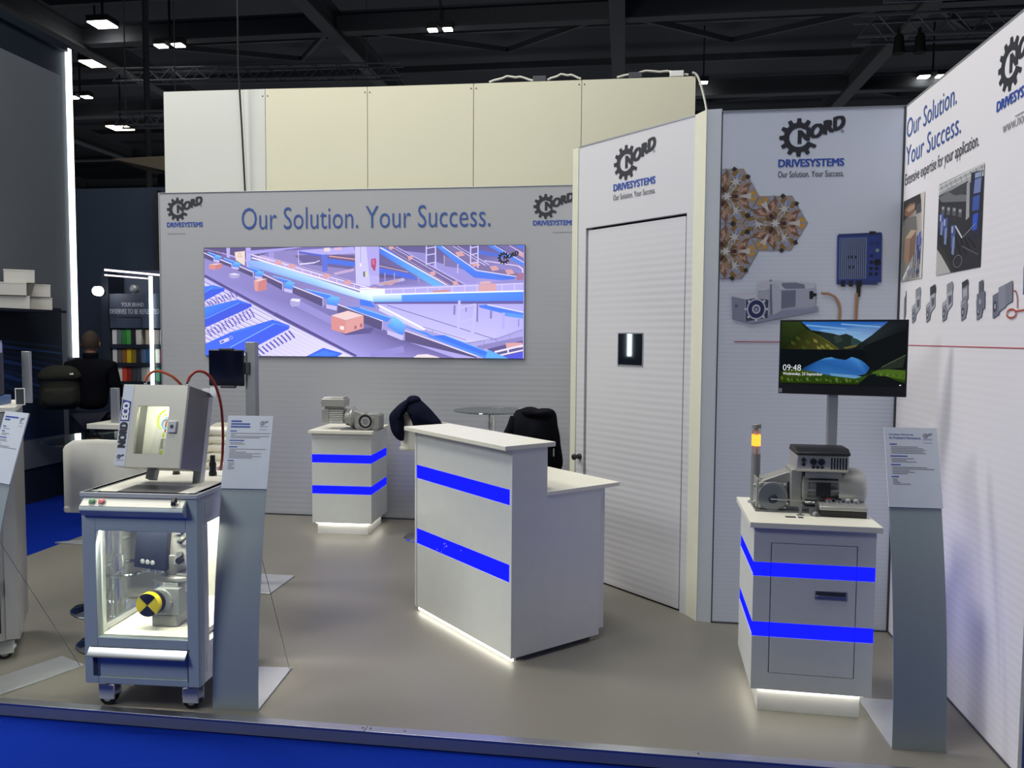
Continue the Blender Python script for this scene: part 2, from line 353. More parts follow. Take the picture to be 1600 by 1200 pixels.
# angled door wall (45 degrees)
q = math.sqrt(.5)
DM = frame((0.353, 4.919, 0), (q, -q, 0), (0, 0, 1))            # u to the right along the wall, v up, normal toward the aisle
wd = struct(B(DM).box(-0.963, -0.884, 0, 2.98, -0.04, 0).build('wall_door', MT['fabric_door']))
B(DM).box(0.006, 0.058, 0, 2.98, -0.04, 0).build('jamb_panel', MT['fabric_door'], wd)
B(DM).box(-0.884, 0.006, 2.424, 2.98, -0.04, 0).build('header_panel', MT['fabric_door'], wd)
B(DM).box(-0.9, 0.03, 0, 2.45, -0.09, -0.075).build('void_shade_sheet', MT['black_gap'], wd)  # black sheet, puts the darkness behind the door gap into colour
B(DM).box(-0.963, 0.058, 2.98, 2.988, -0.045, 0.003).build('edge_profile', MT['alu_matte'], wd)
B(DM).box(-1.02, -0.963, 0, 2.976, -0.05, 0.008).build('corner_post', MT['post_cream'], wd, 0.004)
b = B(); b.prism([(0.394, 4.878), (0.449, 4.773), (0.532, 4.763), (0.545, 4.84), (0.45, 4.90)], 0, 2.985)
b.build('corner_post', MT['post_white'], wd)
b = B(); b.prism([(0.392, 4.877), (0.447, 4.769), (0.4495, 4.7725), (0.3945, 4.8795)], 0, 2.985); b.build('post_lit_face', MT['post_cream'], wd)  # light on this side of the post is put into the cream colour
b = B(); b.prism([(0.5305, 4.76), (0.5345, 4.7605), (0.5345, 4.77), (0.5305, 4.77)], 0, 2.975); b.build('seam', MT['dark_grey'], wd)
logo(wd, frame((0.353-0.62*q, 4.919+0.62*q, 2.805), (q, -q, 0), (0, 0, 1)) @ Matrix.Translation((0, 0, 0.003)), 0.37, slogan=True)
struct(B().box(-0.375, -0.32, 5.66, 7.05, 0, 2.976).build('wall_closet', MT['fabric_white']))
dr = B(DM).box(-0.868, -0.008, 0.012, 2.408, -0.05, -0.008).build('door_1', MT['fabric_door'], None, 0.002); struct(dr)
b = B(DM)
for x0, x1 in ((-0.566, -0.338),):
    b.box(x0, x1, 1.495, 1.502, -0.01, -0.004); b.box(x0, x1, 1.704, 1.711, -0.01, -0.004); b.box(x0, x0+.006, 1.502, 1.704, -0.01, -0.004); b.box(x1-.006, x1, 1.502, 1.704, -0.01, -0.004)
b.build('mirror_frame', MT['alu_matte'], dr)
mir = mat('mirror', '#aeb4ba', 0.03, 1.0, noise=0.0)
lab(B(DM).box(-0.56, -0.344, 1.502, 1.704, -0.008, -0.0055).build('mirror_plate', mir, dr), 'small mirror plate at eye height')
lk = B(DM); lk.lathe([(0.020, 0), (0.020, 0.012), (0.014, 0.016), (0.014, 0.040), (0.021, 0.046), (0.021, 0.060), (0.012, 0.066), (0, 0.066)], (-0.919, 0.848, 0), 'z', 20)
lab(lk.build('lock_knob', MT['black_plastic'], wd), 'round black lock knob')

# centre print wall and right print wall
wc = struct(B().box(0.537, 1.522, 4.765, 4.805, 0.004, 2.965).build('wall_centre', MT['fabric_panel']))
B().box(0.533, 1.524, 4.76, 4.81, 2.965, 2.973).build('edge_profile', MT['alu_matte'], wc)
B().box(1.514, 1.524, 4.759, 4.767, 0, 2.968).build('seam', MT['dark_grey'], wc)
B().box(0.537, 1.522, 4.758, 4.765, 0, 0.008).build('foot_rail', MT['dark_grey'], wc)
logo(wc, frame((0.848, 4.7625, 2.812), (1, 0, 0), (0, 0, 1)), 0.357, slogan=True)
b = B(); b.box(0.628, 1.49, 4.7615, 4.7625, 1.658, 1.663); b.build('rule_line', MT['ink_red'], wc)
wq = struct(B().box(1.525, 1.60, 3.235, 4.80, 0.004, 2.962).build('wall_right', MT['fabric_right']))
B().box(1.523, 1.602, 3.205, 3.235, 0, 2.97).build('edge_profile', MT['alu_matte'], wq, 0.003)
B().box(1.523, 1.602, 3.235, 4.80, 2.962, 2.97).build('edge_profile', MT['alu_matte'], wq)
B().box(1.519, 1.525, 3.235, 4.77, 0, 0.008).build('foot_rail', MT['dark_grey'], wq)
B().box(1.5235, 1.525, 3.235, 4.765, 1.646, 1.651).build('rule_line', MT['ink_red'], wq)
RM = frame((1.5225, 4.765, 0), (0, -1, 0), (0, 0, 1))            # u runs from the corner toward the aisle
b = B(RM); text(b, 'Our Solution.', 0.028, 2.783, 0.67, 0.105, -0.004); text(b, 'Your Success.', 0.028, 2.633, 0.73, 0.105, -0.004); b.build('slogan_lettering', MT['ink_slogan'], wq)
b = B(RM); text(b, 'Extensive expertise for your application.', 0.028, 2.508, 0.93, 0.082); b.build('tagline_lettering', MT['ink_dark'], wq)
logo(wq, RM @ Matrix.Translation((1.118, 2.79, 0)), 0.357, rule=(0.47, 1.0))
b = B(RM); text(b, 'www.nord.com', 1.182, 2.525, 0.32, 0.045); b.build('web_lettering', MT['ink_grey'], wq)

# ---------------------------------------------------------------- prints on the centre wall
CM = frame((0.537, 4.7635, 1.70), (1, 0, 0), (0, 0, 1))
P = Pic(CM, 960, 950, 0.985, 0.975)
def cw(x, z): return ((x-0.537)/0.985*960, (2.675-z)/0.975*950)
rnd = random.Random(3)
tri = 128.0
def hexcell(cx, cy, rad):
    P.p([(cx+rad*math.cos(R(60*i)), cy+rad*math.sin(R(60*i))) for i in range(6)], '#9a8e88')
    def pol(r, a): return (cx+rad*r*math.cos(R(a)), cy+rad*r*math.sin(R(a)))
    for i in range(3):
        a0 = 120*i
        for s in (-1, 1):
            P.p([pol(.30, a0+s*8), pol(.62, a0+s*34), pol(.80, a0+s*22), pol(.62, a0+s*8)], '#8a6450')
            P.p([pol(.36, a0+s*12), pol(.56, a0+s*30), pol(.66, a0+s*20)], '#b89078')
            P.p([pol(.86, a0+s*34), pol(.62, a0+s*42), pol(.66, a0+s*60), pol(.84, a0+s*60)], '#8f96ac')
            P.p([pol(.80, a0+s*13), pol(.95, a0+s*4), pol(.76, a0+s*2), pol(.74, a0+s*10)], '#c0923a')
            P.p([pol(.70, a0+s*16), pol(.80, a0+s*28), pol(.90, a0+s*26), pol(.84, a0+s*16)], '#9298aa'); P.p([pol(.20, a0+s*30), pol(.34, a0+s*58), pol(.30, a0+s*34)], '#c9c4bc'); P.p([pol(.60, a0+s*12), pol(.70, a0+s*26), pol(.62, a0+s*24)], '#b4aaa2')
            P.p([pol(.92, a0+s*46), pol(.72, a0+s*40), pol(.64, a0+s*50), pol(.84, a0+s*54)], '#8a6a34')
            P.p([pol(.96, a0+s*42), pol(.84, a0+s*38), pol(.80, a0+s*46), pol(.92, a0+s*49)], '#34322e')
            P.p([pol(.40, a0+s*46), pol(.58, a0+s*44), pol(.56, a0+s*54), pol(.42, a0+s*58)], '#7d6a5c'); P.p([pol(.66, a0+s*4), pol(.60, a0+s*14), pol(.46, a0+s*9)], '#6a4438'); P.p([pol(.88, a0+s*28), pol(.70, a0+s*34), pol(.60, a0+s*28), pol(.76, a0+s*24)], '#7a5a44')
            P.p([pol(.12, a0+s*10), pol(.30, a0+s*46), pol(.40, a0+s*20)], '#6b5330')
            P.p([pol(.28, a0+s*30), pol(.50, a0+s*50), pol(.56, a0+s*38)], '#9a7a4a')
        P.p([pol(.06, a0+8), pol(.30, a0+14), pol(.36, a0), pol(.30, a0-14), pol(.06, a0-8)], '#4a2828')
        P.p([pol(.44, a0+1.5), pol(.76, a0+8), pol(.76, a0-8), pol(.44, a0-1.5)], '#c6bfb6')
        P.p([pol(.38, a0+20), pol(.44, a0), pol(.38, a0-20), pol(.46, a0)], '#d8d2c8')
        star = []
        for k in range(14): star.append((pol(.52, a0+60)[0]+rad*(.20 if k % 2 == 0 else .075)*math.cos(R(k*360/14+a0)), pol(.52, a0+60)[1]+rad*(.20 if k % 2 == 0 else .075)*math.sin(R(k*360/14+a0))))
        P.p(star, '#bfc0c0')
    P.p([(cx+rad*(.17 if k % 2 == 0 else .07)*math.cos(R(k*30+60)), cy+rad*(.17 if k % 2 == 0 else .07)*math.sin(R(k*30+60))) for k in range(12)], '#c8c6c2')
hr = 0.18/0.975*950*0.995
hexcell(*cw(0.8402, 2.334), hr)
h1 = P.k
hexcell(*cw(0.569, 2.490), hr); hexcell(*cw(0.569, 2.178), hr)
# drive unit (blue box)
def bxp(u, v): return (cw(1.176, 2.269)[0]+u*0.98, cw(1.176, 2.269)[1]+v*0.98)
P.p([bxp(2, 8), bxp(240, -2), bxp(244, 268), bxp(6, 272)], '#2c3f86')
P.p([bxp(8, 0), bxp(236, -8), bxp(236, 10), bxp(8, 14)], '#28376e'); P.p([bxp(172, -14), bxp(206, -14), bxp(208, 4), bxp(172, 4)], '#1c2230')
P.p([bxp(14, 22), bxp(162, 18), bxp(164, 248), bxp(16, 252)], '#5a6a92')
for i in range(13): P.line(bxp(24+i*10.6, 26), bxp(26+i*10.6, 246), 3.6, '#37415c'); P.line(bxp(29+i*10.6, 26), bxp(31+i*10.6, 246), 2.0, '#8d97b4')
for u, v in ((62, 120), (80, 120), (98, 120), (68, 176), (86, 176)): P.p([bxp(u, v), bxp(u+10, v), bxp(u+10, v+16), bxp(u, v+16)], '#262c42')
for u, v, r, c in ((188, 52, 12, '#28376e'), (218, 52, 12, '#28376e'), (188, 90, 8, '#3a4a90'), (218, 92, 10, '#7d9c90'), (188, 122, 8, '#141a30'), (188, 158, 10, '#141a30'), (220, 158, 18, '#10141f'), (188, 192, 10, '#141a30'), (218, 192, 10, '#141a30'), (186, 222, 10, '#141a30'), (216, 222, 10, '#141a30')): P.disc(bxp(u, v), r, r, c, 14)
P.p([bxp(6, 262), bxp(226, 262), bxp(224, 282), bxp(6, 280)], '#2a3a72')
for u, wv_ in ((30, 22), (72, 22), (112, 30)): P.p([bxp(u, 258), bxp(u+wv_, 258), bxp(u+wv_, 292), bxp(u, 292)], '#171b28')
P.p([bxp(110, 258), bxp(138, 258), bxp(134, 350), bxp(116, 350)], '#15181f')
cab = [cw(1.294, 2.0), cw(1.292, 1.88), cw(1.29, 1.72)]
P.line((cab[0][0]-1, cab[0][1]+60), (cab[2][0]-1, cab[2][1]), 15, '#9a6e50'); P.line((cab[0][0]-3, cab[0][1]+60), (cab[2][0]-3, cab[2][1]), 5, '#bb8c68')
cx = [cw(x, z) for x, z in ((1.10, 1.937), (1.14, 1.935), (1.175, 1.918), (1.197, 1.885), (1.205, 1.84), (1.20, 1.76), (1.195, 1.72))]
for a, c in zip(cx, cx[1:]): P.line(a, c, 13, '#9a6e50'); P.line((a[0], a[1]-2), (c[0], c[1]-2), 4, '#bb8c68')
# gear motor
def mp_(u, v):                                                 # u,v in 1/3 px of the print, origin upper left of the motor
    x0, y0 = cw(0.60, 2.01); return (x0+u*1.115-16, y0+v*1.115)
P.p([mp_(20, 190), mp_(120, 215), mp_(440, 150), mp_(440, 130), mp_(300, 120)], '#8d8fa8')
P.p([mp_(150, 12), mp_(200, 2), mp_(420, 12), mp_(425, 130), mp_(400, 140), mp_(240, 150), mp_(200, 170), mp_(150, 150)], '#9b9fb2')
P.p([mp_(150, 12), mp_(200, 2), mp_(420, 12), mp_(420, 40), mp_(250, 46), mp_(150, 50)], '#bfc1cf')
P.p([mp_(262, 12), mp_(330, 10), mp_(372, 20), mp_(374, 40), mp_(280, 42), mp_(262, 26)], '#777b90')
P.p([mp_(255, 52), mp_(330, 48), mp_(330, 128), mp_(262, 140)], '#6f7388'); P.p([mp_(332, 46), mp_(424, 36), mp_(425, 128), mp_(332, 136)], '#a7aabc')
P.p([mp_(396, 52), mp_(412, 52), mp_(416, 62), mp_(430, 64), mp_(430, 78), mp_(416, 80), mp_(412, 92), mp_(396, 92)], '#181a24')
P.p([mp_(210, 14), mp_(246, 20), mp_(262, 60), mp_(262, 150), mp_(226, 170), mp_(205, 160)], '#b3b6c4'); P.p([mp_(205, 20), mp_(214, 16), mp_(222, 168), mp_(208, 168)], '#70748a')
P.p([mp_(20, 76), mp_(60, 60), mp_(140, 64), mp_(204, 40), mp_(206, 168), mp_(190, 190), mp_(92, 204), mp_(26, 190)], '#a6a9b8')
P.p([mp_(20, 76), mp_(60, 60), mp_(150, 66), mp_(130, 92), mp_(88, 92)], '#c7c9d4'); P.p([mp_(20, 80), mp_(86, 94), mp_(90, 204), mp_(26, 190)], '#84889c')
P.p([mp_(90, 96), mp_(130, 88), mp_(200, 96), mp_(198, 186), mp_(92, 204)], '#3c4058'); P.disc(mp_(44, 126), 8, 10, '#5d6178')
P.disc(mp_(142, 142), 52, 58, '#b9bcca', 28); P.disc(mp_(142, 142), 44, 50, '#27305c', 28); P.disc(mp_(142, 142), 23, 26, '#c2c4d0', 20); P.disc(mp_(142, 142), 15, 17, '#565c78', 20); P.disc(mp_(142, 144), 8, 10, '#9a9eb2', 16)
for a in range(0, 360, 45): P.disc((mp_(142, 142)[0]+58*math.cos(R(a)), mp_(142, 142)[1]+62*math.sin(R(a))), 7, 7, '#c9cbd6', 10)
P.disc(mp_(208, 0), 9, 6, '#8a8ea2', 10)
P.build('product_print', MT['print_ink'], wc)

# ---------------------------------------------------------------- prints on the right wall
def photo(u0, u1, z0, z1, cwid, chei): return Pic(RM @ Matrix.Translation((u0, z0, 0.0005)), cwid, chei, u1-u0, z1-z0)
P = photo(0.018, 0.335, 1.998, 2.443, 140, 490)
P.p([(0,0),(140,0),(140,490),(0,490)], ['#46443f', '#b9b3ae', '#b9b4b0', '#6a6b66'])
P.p([(0,0),(110,0),(125,70),(0,120)], '#2e2a27'); P.p([(10,50),(45,30),(80,40),(80,90),(40,110),(10,90)], '#7d5c48'); P.p([(20,60),(45,45),(78,48),(78,70),(40,80)], '#a88a74')
P.p([(0,160),(30,110),(90,120),(100,200),(60,300),(0,260)], '#6d6c67'); P.p([(88,60),(128,50),(130,110),(90,110)], '#4a4a4c')
P.p([(20,230),(60,190),(95,205),(90,330),(40,400),(15,350)], '#987a66'); P.p([(20,230),(60,190),(95,205),(60,240)], '#b79d86'); P.p([(55,245),(95,210),(90,330),(50,390)], '#7c6050')
P.p([(0,490),(60,380),(80,390),(30,490)], '#9aa0a4'); P.p([(10,470),(50,400),(56,408),(20,480)], '#d5d7d8')
for x, y, c in ((96, 240, '#4a5a94'), (112, 225, '#5a6aa6'), (126, 260, '#34447e'), (104, 300, '#38477c'), (120, 320, '#5d6a9a')): P.p([(x, y), (x+14, y-8), (x+16, y+70), (x+2, y+90)], c)
for x in (86, 98, 112, 122): P.line((x, 330), (x-6, 480), 5, '#3a4058')
P.p([(118,0),(140,0),(140,490),(126,490),(132,260)], '#cfc6c0'); P.disc((112, 448), 12, 16, '#3f4c7a'); P.p([(40,430),(90,410),(96,440),(50,470)], '#7b7f84')
P.build('photo_print', MT['print_ink'], wq)
P = photo(0.526, 1.026, 1.996, 2.442, 250, 480)
P.p([(0,0),(250,0),(250,480),(0,480)], ['#8d9094', '#b2b4b6', '#26262c', '#8f8f8e'])
P.p([(0,60),(250,60),(250,480),(0,480)], '#2b2b30'); P.p([(0,320),(40,360),(105,480),(0,480)], '#b3b2ae'); P.p([(0,310),(40,350),(110,480),(92,480),(30,380),(0,340)], '#3a3634')
P.p([(0,0),(250,0),(250,40),(180,60),(80,40),(0,60)], '#a9abad')
for i in range(9): P.line((10+i*28, 4), (24+i*28, 44), 3, '#5c5f63')
P.line((0, 14), (250, 4), 4, '#e4e4e4'); P.line((0, 40), (250, 26), 3, '#e0e0e0'); P.line((60, 70), (250, 56), 5, '#c7c8c9')
P.p([(0,70),(60,60),(170,120),(170,150),(20,100)], '#6b6d70'); P.p([(60,62),(170,50),(170,110),(100,96)], '#3f4044')
for x, y in ((20,120),(54,136),(88,150),(122,168)): P.p([(x,y),(x+22,y+8),(x+20,y+50),(x,y+40)], '#57585e'); P.p([(x+4,y+6),(x+18,y+12),(x+17,y+24),(x+4,y+20)], '#9b9ea2')
for x, y, h in ((10,160,90),(36,190,110),(84,240,120)):
    P.p([(x,y),(x+26,y+4),(x+26,y+h),(x+4,y+h-8)], '#475892'); P.p([(x+3,y+6),(x+12,y+8),(x+12,y+40),(x+3,y+38)], '#a9b2cf'); P.p([(x+12,y+h*.5),(x+26,y+h*.5),(x+22,y+h*1.3),(x+8,y+h*1.2)], '#7a88b4')
P.p([(186,20),(240,30),(244,330),(200,340),(180,150)], '#23283a'); P.p([(206,60),(240,62),(236,130),(202,126)], '#6f7fb0'); P.p([(200,140),(234,140),(232,210),(198,205)], '#3c55a4'); P.p([(204,225),(230,222),(226,300),(202,300)], '#3354c0'); P.p([(206,30),(238,34),(238,58),(206,54)], '#8f9bbe')
P.p([(164,60),(180,56),(184,230),(166,240)], '#9c9da0')
for k in range(4): P.line((110+k*24, 300+k*8), (150+k*24, 420-k*12), 6, '#17171c')
P.ring((130, 430), 30, 4, '#6f7175', 16, 0.8); P.line((110, 250), (150, 320), 7, '#c2c4c6'); P.line((150, 360), (238, 420), 6, '#55575c'); P.line((150, 320), (220, 270), 4, '#8a8c90')
P.build('photo_print', MT['print_ink'], wq)
P = photo(0.04, 1.50, 1.755, 1.965, 1460, 210)
def unit(x, kind):
    g1, g2, g3, dk = '#7c7f8c', '#a6a8b2', '#5a5d6a', '#33353f'
    if kind == 'slim': P.p([(x,60),(x+26,40),(x+30,160),(x+4,190)], g1); P.p([(x+22,20),(x+30,20),(x+34,150),(x+24,160)], g3); return
    P.p([(x,110),(x+55,90),(x+75,130),(x+60,185),(x+12,200)], g1); P.p([(x,110),(x+55,90),(x+60,110),(x+10,128)], g2); P.disc((x+26, 160), 16, 20, dk, 14); P.disc((x+26, 160), 8, 11, g2, 12)
    if kind == 'box': P.p([(x+50,60),(x+118,50),(x+122,120),(x+70,150),(x+55,120)], g2); P.p([(x+48,22),(x+112,10),(x+124,30),(x+122,52),(x+52,66)], '#3b3d46' if x % 2 else '#8b8d96'); P.p([(x+70,80),(x+112,74),(x+112,110),(x+80,124)], g3)
    elif kind == 'up': P.p([(x+6,50),(x+70,36),(x+78,100),(x+14,120)], g1); P.p([(x+4,24),(x+66,12),(x+76,36),(x+8,54)], '#3b3d46'); P.p([(x+20,60),(x+60,52),(x+64,84),(x+26,94)], g2)
    else: P.p([(x+20,34),(x+62,26),(x+66,90),(x+24,104)], g3); P.p([(x+4,86),(x+84,74),(x+88,150),(x+10,160)], '#6b6e7e'); P.disc((x+40,120), 10, 12, g2, 12)
unit(40, 'slim'); unit(166, 'box'); unit(369, 'box'); unit(580, 'box'); unit(798, 'up'); unit(960, 'small')
x = 1118; P.p([(x,100),(x+60,86),(x+66,180),(x+8,196)], '#6d7080'); P.p([(x+50,70),(x+116,58),(x+122,150),(x+62,170)], '#878a98'); P.p([(x+110,60),(x+170,48),(x+176,130),(x+118,146)], '#7a7d8a'); P.disc((x+26,146), 18, 24, '#3a3d4a', 14); P.disc((x+26,146), 9, 12, '#9a9da8', 12)
P.p([(1372,0),(1460,0),(1460,100),(1376,110)], '#4d5a86'); P.p([(1376,8),(1460,4),(1460,80),(1380,88)], '#6d7694')
c = [(x+176, 90), (x+200, 92), (x+214, 120), (x+218, 160)]
for a_, b_ in zip(c, c[1:]): P.line(a_, b_, 6, '#9c4a3c')
P.ring((x+170, 180), 17, 8, '#a84838', 18, 2.3); P.line((x+208, 172), (1460, 166), 7, '#a84838')
P.build('product_row_print', MT['print_ink'], wq)

# ---------------------------------------------------------------- video wall
vw = thing('video_screen', 'large wide LED screen on back wall showing blue parcel conveyors', 'screen', (-2.384, 7.05, 1.482))
B().box(-1.508, 1.508, -0.012, 0.0, 0, 1.006).build('housing', MT['black_plastic'], vw)
CW = 3077
P = Pic(frame((-1.504, -0.013, 0.004), (1, 0, 0), (0, 0, 1)), CW, 1060, 3.008, 0.998)
P.wash = (0.50, 0.45, 1.0, 0.14)
def L(*a): return [(a[i], a[i+1]-30) for i in range(0, len(a), 2)]
def Q(*a): return [(a[i]+1538, a[i+1]-30) for i in range(0, len(a), 2)]
P.p([(0,0),(CW,0),(CW,1060),(0,1060)], ['#5e5390', '#7d74b4', '#b4aeea', '#8f86cc'])
P.p(L(0,30,900,30,700,120,0,90), '#4a3f62'); P.p(L(700,60,1490,60,1490,400,900,260,560,110), '#8b80b8'); P.p(L(900,110,1300,90,1480,150,1480,250,1000,190), '#5d5580')
P.p(Q(185,30,1530,30,1530,330,1100,400,185,400), ['#4e4570', '#5b5284', '#8f86c8', '#a49ce0', '#6f66a0'])
P.p(Q(720,180,1100,290,1100,380,860,400,640,260), '#9890d4'); P.p(Q(320,60,640,100,640,230,500,160), '#8d86c4'); P.p(Q(790,120,920,170,1060,260,800,220), '#726a9c')
# left back detail
for k in range(5): P.line(*L(0+k*60,40+k*12,420+k*40,140+k*22), 5, '#b8a4d8')
P.p(L(225,30,262,30,258,130,228,120), '#b7b0ea'); P.p(L(420,30,470,30,470,215,425,210), '#b3acf0'); P.p(L(410,62,900,30,990,30,480,100), '#a59ee0')
P.p(L(308,72,412,62,408,205,320,150), '#f0dcc4'); P.line(*L(340,115,360,78), 5, '#c9a27c'); P.line(*L(360,78,380,120), 5, '#c9a27c'); P.line(*L(340,117,382,119), 5, '#c9a27c')
P.p(L(650,80,700,78,700,165,655,160), '#9d96d8')
P.p(L(930,60,1480,30,1490,92,1180,110), '#b2abec'); P.p(L(940,70,1180,104,1170,124,940,86), '#3c55c0'); P.p(L(1165,104,1225,100,1225,260,1175,270), '#4f68d0'); P.p(L(1225,140,1490,176,1490,220,1225,190), '#2f6ae0')
P.p(L(1230,104,1490,110,1490,176,1230,140), '#5c4c6c'); P.line(*L(1240,118,1490,150), 12, '#d59a88')
P.p(L(1190,40,1250,36,1254,72,1196,76), '#e9d8d0'); P.p(L(1290,38,1360,34,1362,60,1296,62), '#e0b8c8')
P.line(*L(950,194,1100,180), 12, '#e6e0fa'); P.line(*L(1100,180,1150,160), 8, '#e6e0fa'); P.line(*L(940,60,944,190), 6, '#d8d0f4'); P.p(L(1280,280,1480,236,1480,262,1300,300), '#c4a8c8')
# big column
P.p(L(1490,30,1640,30,1640,410,1500,400), '#cdc8f6'); P.p(Q(62,30,186,30,186,380,100,400), '#aea6e6'); P.p(Q(96,300,186,318,186,380,100,400), '#b8b1ea')
P.p(Q(108,150,152,140,158,175,148,260,134,260,108,215), '#b03048'); P.p(Q(118,158,140,152,144,200,120,205), '#d8607c'); P.p(Q(30,268,72,266,74,318,32,318), '#5c6a86'); P.p(Q(50,268,72,266,74,318,52,318), '#e2d9a0'); P.p(Q(0,190,14,190,14,220,0,220), '#f4f0fc')
P.line(*Q(8,30,8,180), 4, '#8c86b8')
# inclined conveyors
P.p(Q(186,230,480,290,560,352,430,330,186,282), '#2b62dc'); P.p(Q(186,180,440,250,470,290,186,230), '#5e4f74'); P.line(*Q(186,214,460,276), 6, '#d8b4c4'); P.p(Q(186,282,430,330,186,330), '#4e4674')
for x in (240, 330, 560): P.line(*Q(x,280,x,380), 10, '#9c95d0')
P.p(Q(130,385,420,330,430,356,200,404), '#bcb4e0'); P.p(Q(150,386,400,340,300,400), '#c49a94')
P.p(Q(188,36,230,36,800,405,700,410,188,96), ['#2f7ae8', '#3a86f0', '#58b4f4', '#58b4f4', '#2a66e0']); P.line(*Q(195,40,850,412), 12, '#ece6ff')
P.p(Q(235,30,330,30,1000,400,850,410), '#6a5c8c'); P.line(*Q(240,30,860,405), 6, '#caa6b8'); P.line(*Q(345,30,1010,402), 14, '#b7afe6'); P.line(*Q(300,30,940,400), 6, '#e0d8fa')
for x, y in ((300,40),(480,140),(690,290),(900,380)): P.p(Q(x-26,y-14,x+18,y-22,x+32,y+8,x-12,y+24), '#d9a49a')
P.p(Q(720,30,780,30,1095,262,1470,325,1440,345,1330,355,1080,330,1000,270), ['#3187f2', '#3a90f6', '#2b78ee', '#2766d8', '#2766d8', '#2f74e6', '#2b70ea', '#2b70ea']); P.line(*Q(780,34,1100,262), 8, '#eae4ff'); P.line(*Q(1100,262,1470,322), 8, '#eae4ff')
P.p(Q(800,30,900,30,1180,215,1490,290,1460,318,1110,255), '#75678f'); P.line(*Q(880,30,1180,215), 8, '#d0c8f0'); P.line(*Q(920,30,1215,210), 8, '#d0c8f0')
for x, y in ((940,110),(1085,205),(1260,245),(1400,280)): P.p(Q(x-40,y-20,x+20,y-26,x+50,y+12,x-16,y+24), '#d7a096')
P.line(*Q(1170,172,1480,222), 10, '#d8c8e4'); P.line(*Q(1480,222,1520,250), 10, '#e6e0fa'); P.line(*Q(1520,246,1524,300), 10, '#e6e0fa'); P.p(Q(1460,300,1530,285,1530,350,1470,356), '#a06a78')
P.p(Q(1200,30,1262,30,1530,190,1530,225), '#3180ee'); P.line(*Q(1262,30,1530,190), 7, '#e4defc'); P.p(Q(1110,70,1350,110,1360,150,1110,110), '#3b62c8'); P.p(Q(1300,30,1530,30,1530,170), '#6a5f90'); P.line(*Q(1400,30,1530,110), 10, '#cfc6ee'); P.p(Q(1440,30,1530,30,1530,70), '#2f6ad8'); P.p(Q(1470,80,1530,110,1530,150,1480,120), '#d0a09c')
for x0, x1 in ((632, 718), (1044, 1112)):
    P.line(*Q(x0,30,x0,210), 12, '#cbc5ee'); P.line(*Q(x1,30,x1,240), 12, '#cbc5ee')
    for y in (44, 108, 190): P.line(*Q(x0,y+8,x1,y-6), 10, '#cbc5ee')
P.line(*Q(926,200,926,290), 10, '#c8c1ee'); P.line(*Q(800,120,800,215), 8, '#c0a890')
# crossing conveyor
P.p(Q(0,390,130,430,860,400,1530,380,1530,470,130,500,0,460), '#b6aeea')
P.line(*Q(220,440,1530,385), 7, '#ddd6fa')
for x in range(300, 1530, 115): P.line(*Q(x,432-(x-300)*.036,x,480), 6, '#ddd6fa')
P.p(Q(100,420,160,418,164,450,110,458), '#dfa69c'); P.p(Q(690,450,850,440,850,468,700,474), '#cf8f8c'); P.p(Q(1120,395,1280,384,1280,455,1120,460), '#dba49e'); P.p(Q(1130,370,1220,362,1240,384,1140,390), '#e0b0a8')
# long light-blue conveyor running to the front right
P.p(L(440,148,620,170,1100,330,1538,470,1680,500,1690,560,1538,530,1100,400,440,205), ['#8fb2f6', '#9cc6fc', '#b4e4ff', '#e4fbff', '#f4ffff', '#c6ecff', '#98d2fc', '#86b8fa', '#7fa4f0'])
P.p(L(470,100,640,120,1600,440,1640,470,1100,330,560,150), '#b9a3d6'); P.line(*L(470,96,1640,430), 9, '#efe4f6'); P.line(*L(480,128,1640,478), 12, '#fbf6ff'); P.line(*L(560,100,1500,370), 5, '#c9b6d8')
for k in range(13): P.line(*L(560+k*84,112+k*25,560+k*84,150+k*25), 5, '#efe4f6')
for x, y in ((745,180),(880,215),(1215,310),(1420,375)): P.p(L(x-35,y-18,x+25,y-22,x+35,y+10,x-25,y+20), '#e0a094')
P.line(*Q(0,430,240,440), 12, '#fbf6ff'); P.p(Q(0,440,240,446,240,500,130,512,0,470), '#eefaff')
P.p(Q(120,498,1530,458,1530,550,130,562), ['#d8f4ff', '#2f86f4', '#2b7af0', '#5fb0fa']); P.p(Q(400,492,1530,460,1530,550,400,560), ['#4c9cf8', '#2f86f4', '#2b78ee', '#3584f2']); P.line(*Q(120,490,1530,456), 14, '#f2fbff'); P.p(Q(130,560,1530,548,1530,576,140,578), '#574a8c')
# floor below
P.p(Q(150,578,1530,576,1530,820,1200,930,1000,940,400,750), ['#b9b3f0', '#b2abea', '#b8b2ee', '#c9c4f6', '#d8d4fa', '#c4bff4']); P.line(*Q(260,590,1290,915), 7, '#6a60a0')
P.p(Q(1120,590,1200,582,1530,650,1530,715,1130,610), '#2a76ee'); P.line(*Q(1200,584,1530,655), 10, '#e8e4ff'); P.p(Q(1330,650,1530,680,1530,715,1360,690), '#4c98f6')
for x, y0, y1, wd_ in ((897,590,680,18),(1006,590,650,12),(1110,580,745,16),(1236,640,715,18),(1350,660,810,24),(1490,720,790,8)): P.line(*Q(x,y0,x-2,y1), wd_, '#7d74ae' if wd_ < 20 else '#b3adec')
for x0, y0, x1, y1 in ((942,545,930,880),(1090,575,1066,890)): P.line(*Q(x0,y0,x1,y1), 24, '#c4bff2')
for a_, b_ in (((950,615),(1085,580)), ((950,748),(1085,712)), ((930,870),(1066,845))): P.line(*Q(*a_, *b_), 18, '#c4bff2')
P.p(Q(0,530,110,556,150,615,0,590), '#1c72f0'); P.line(*Q(180,592,620,820), 18, '#f8f6ff'); P.p(Q(190,610,620,830,560,830,180,640), '#d4cff8')
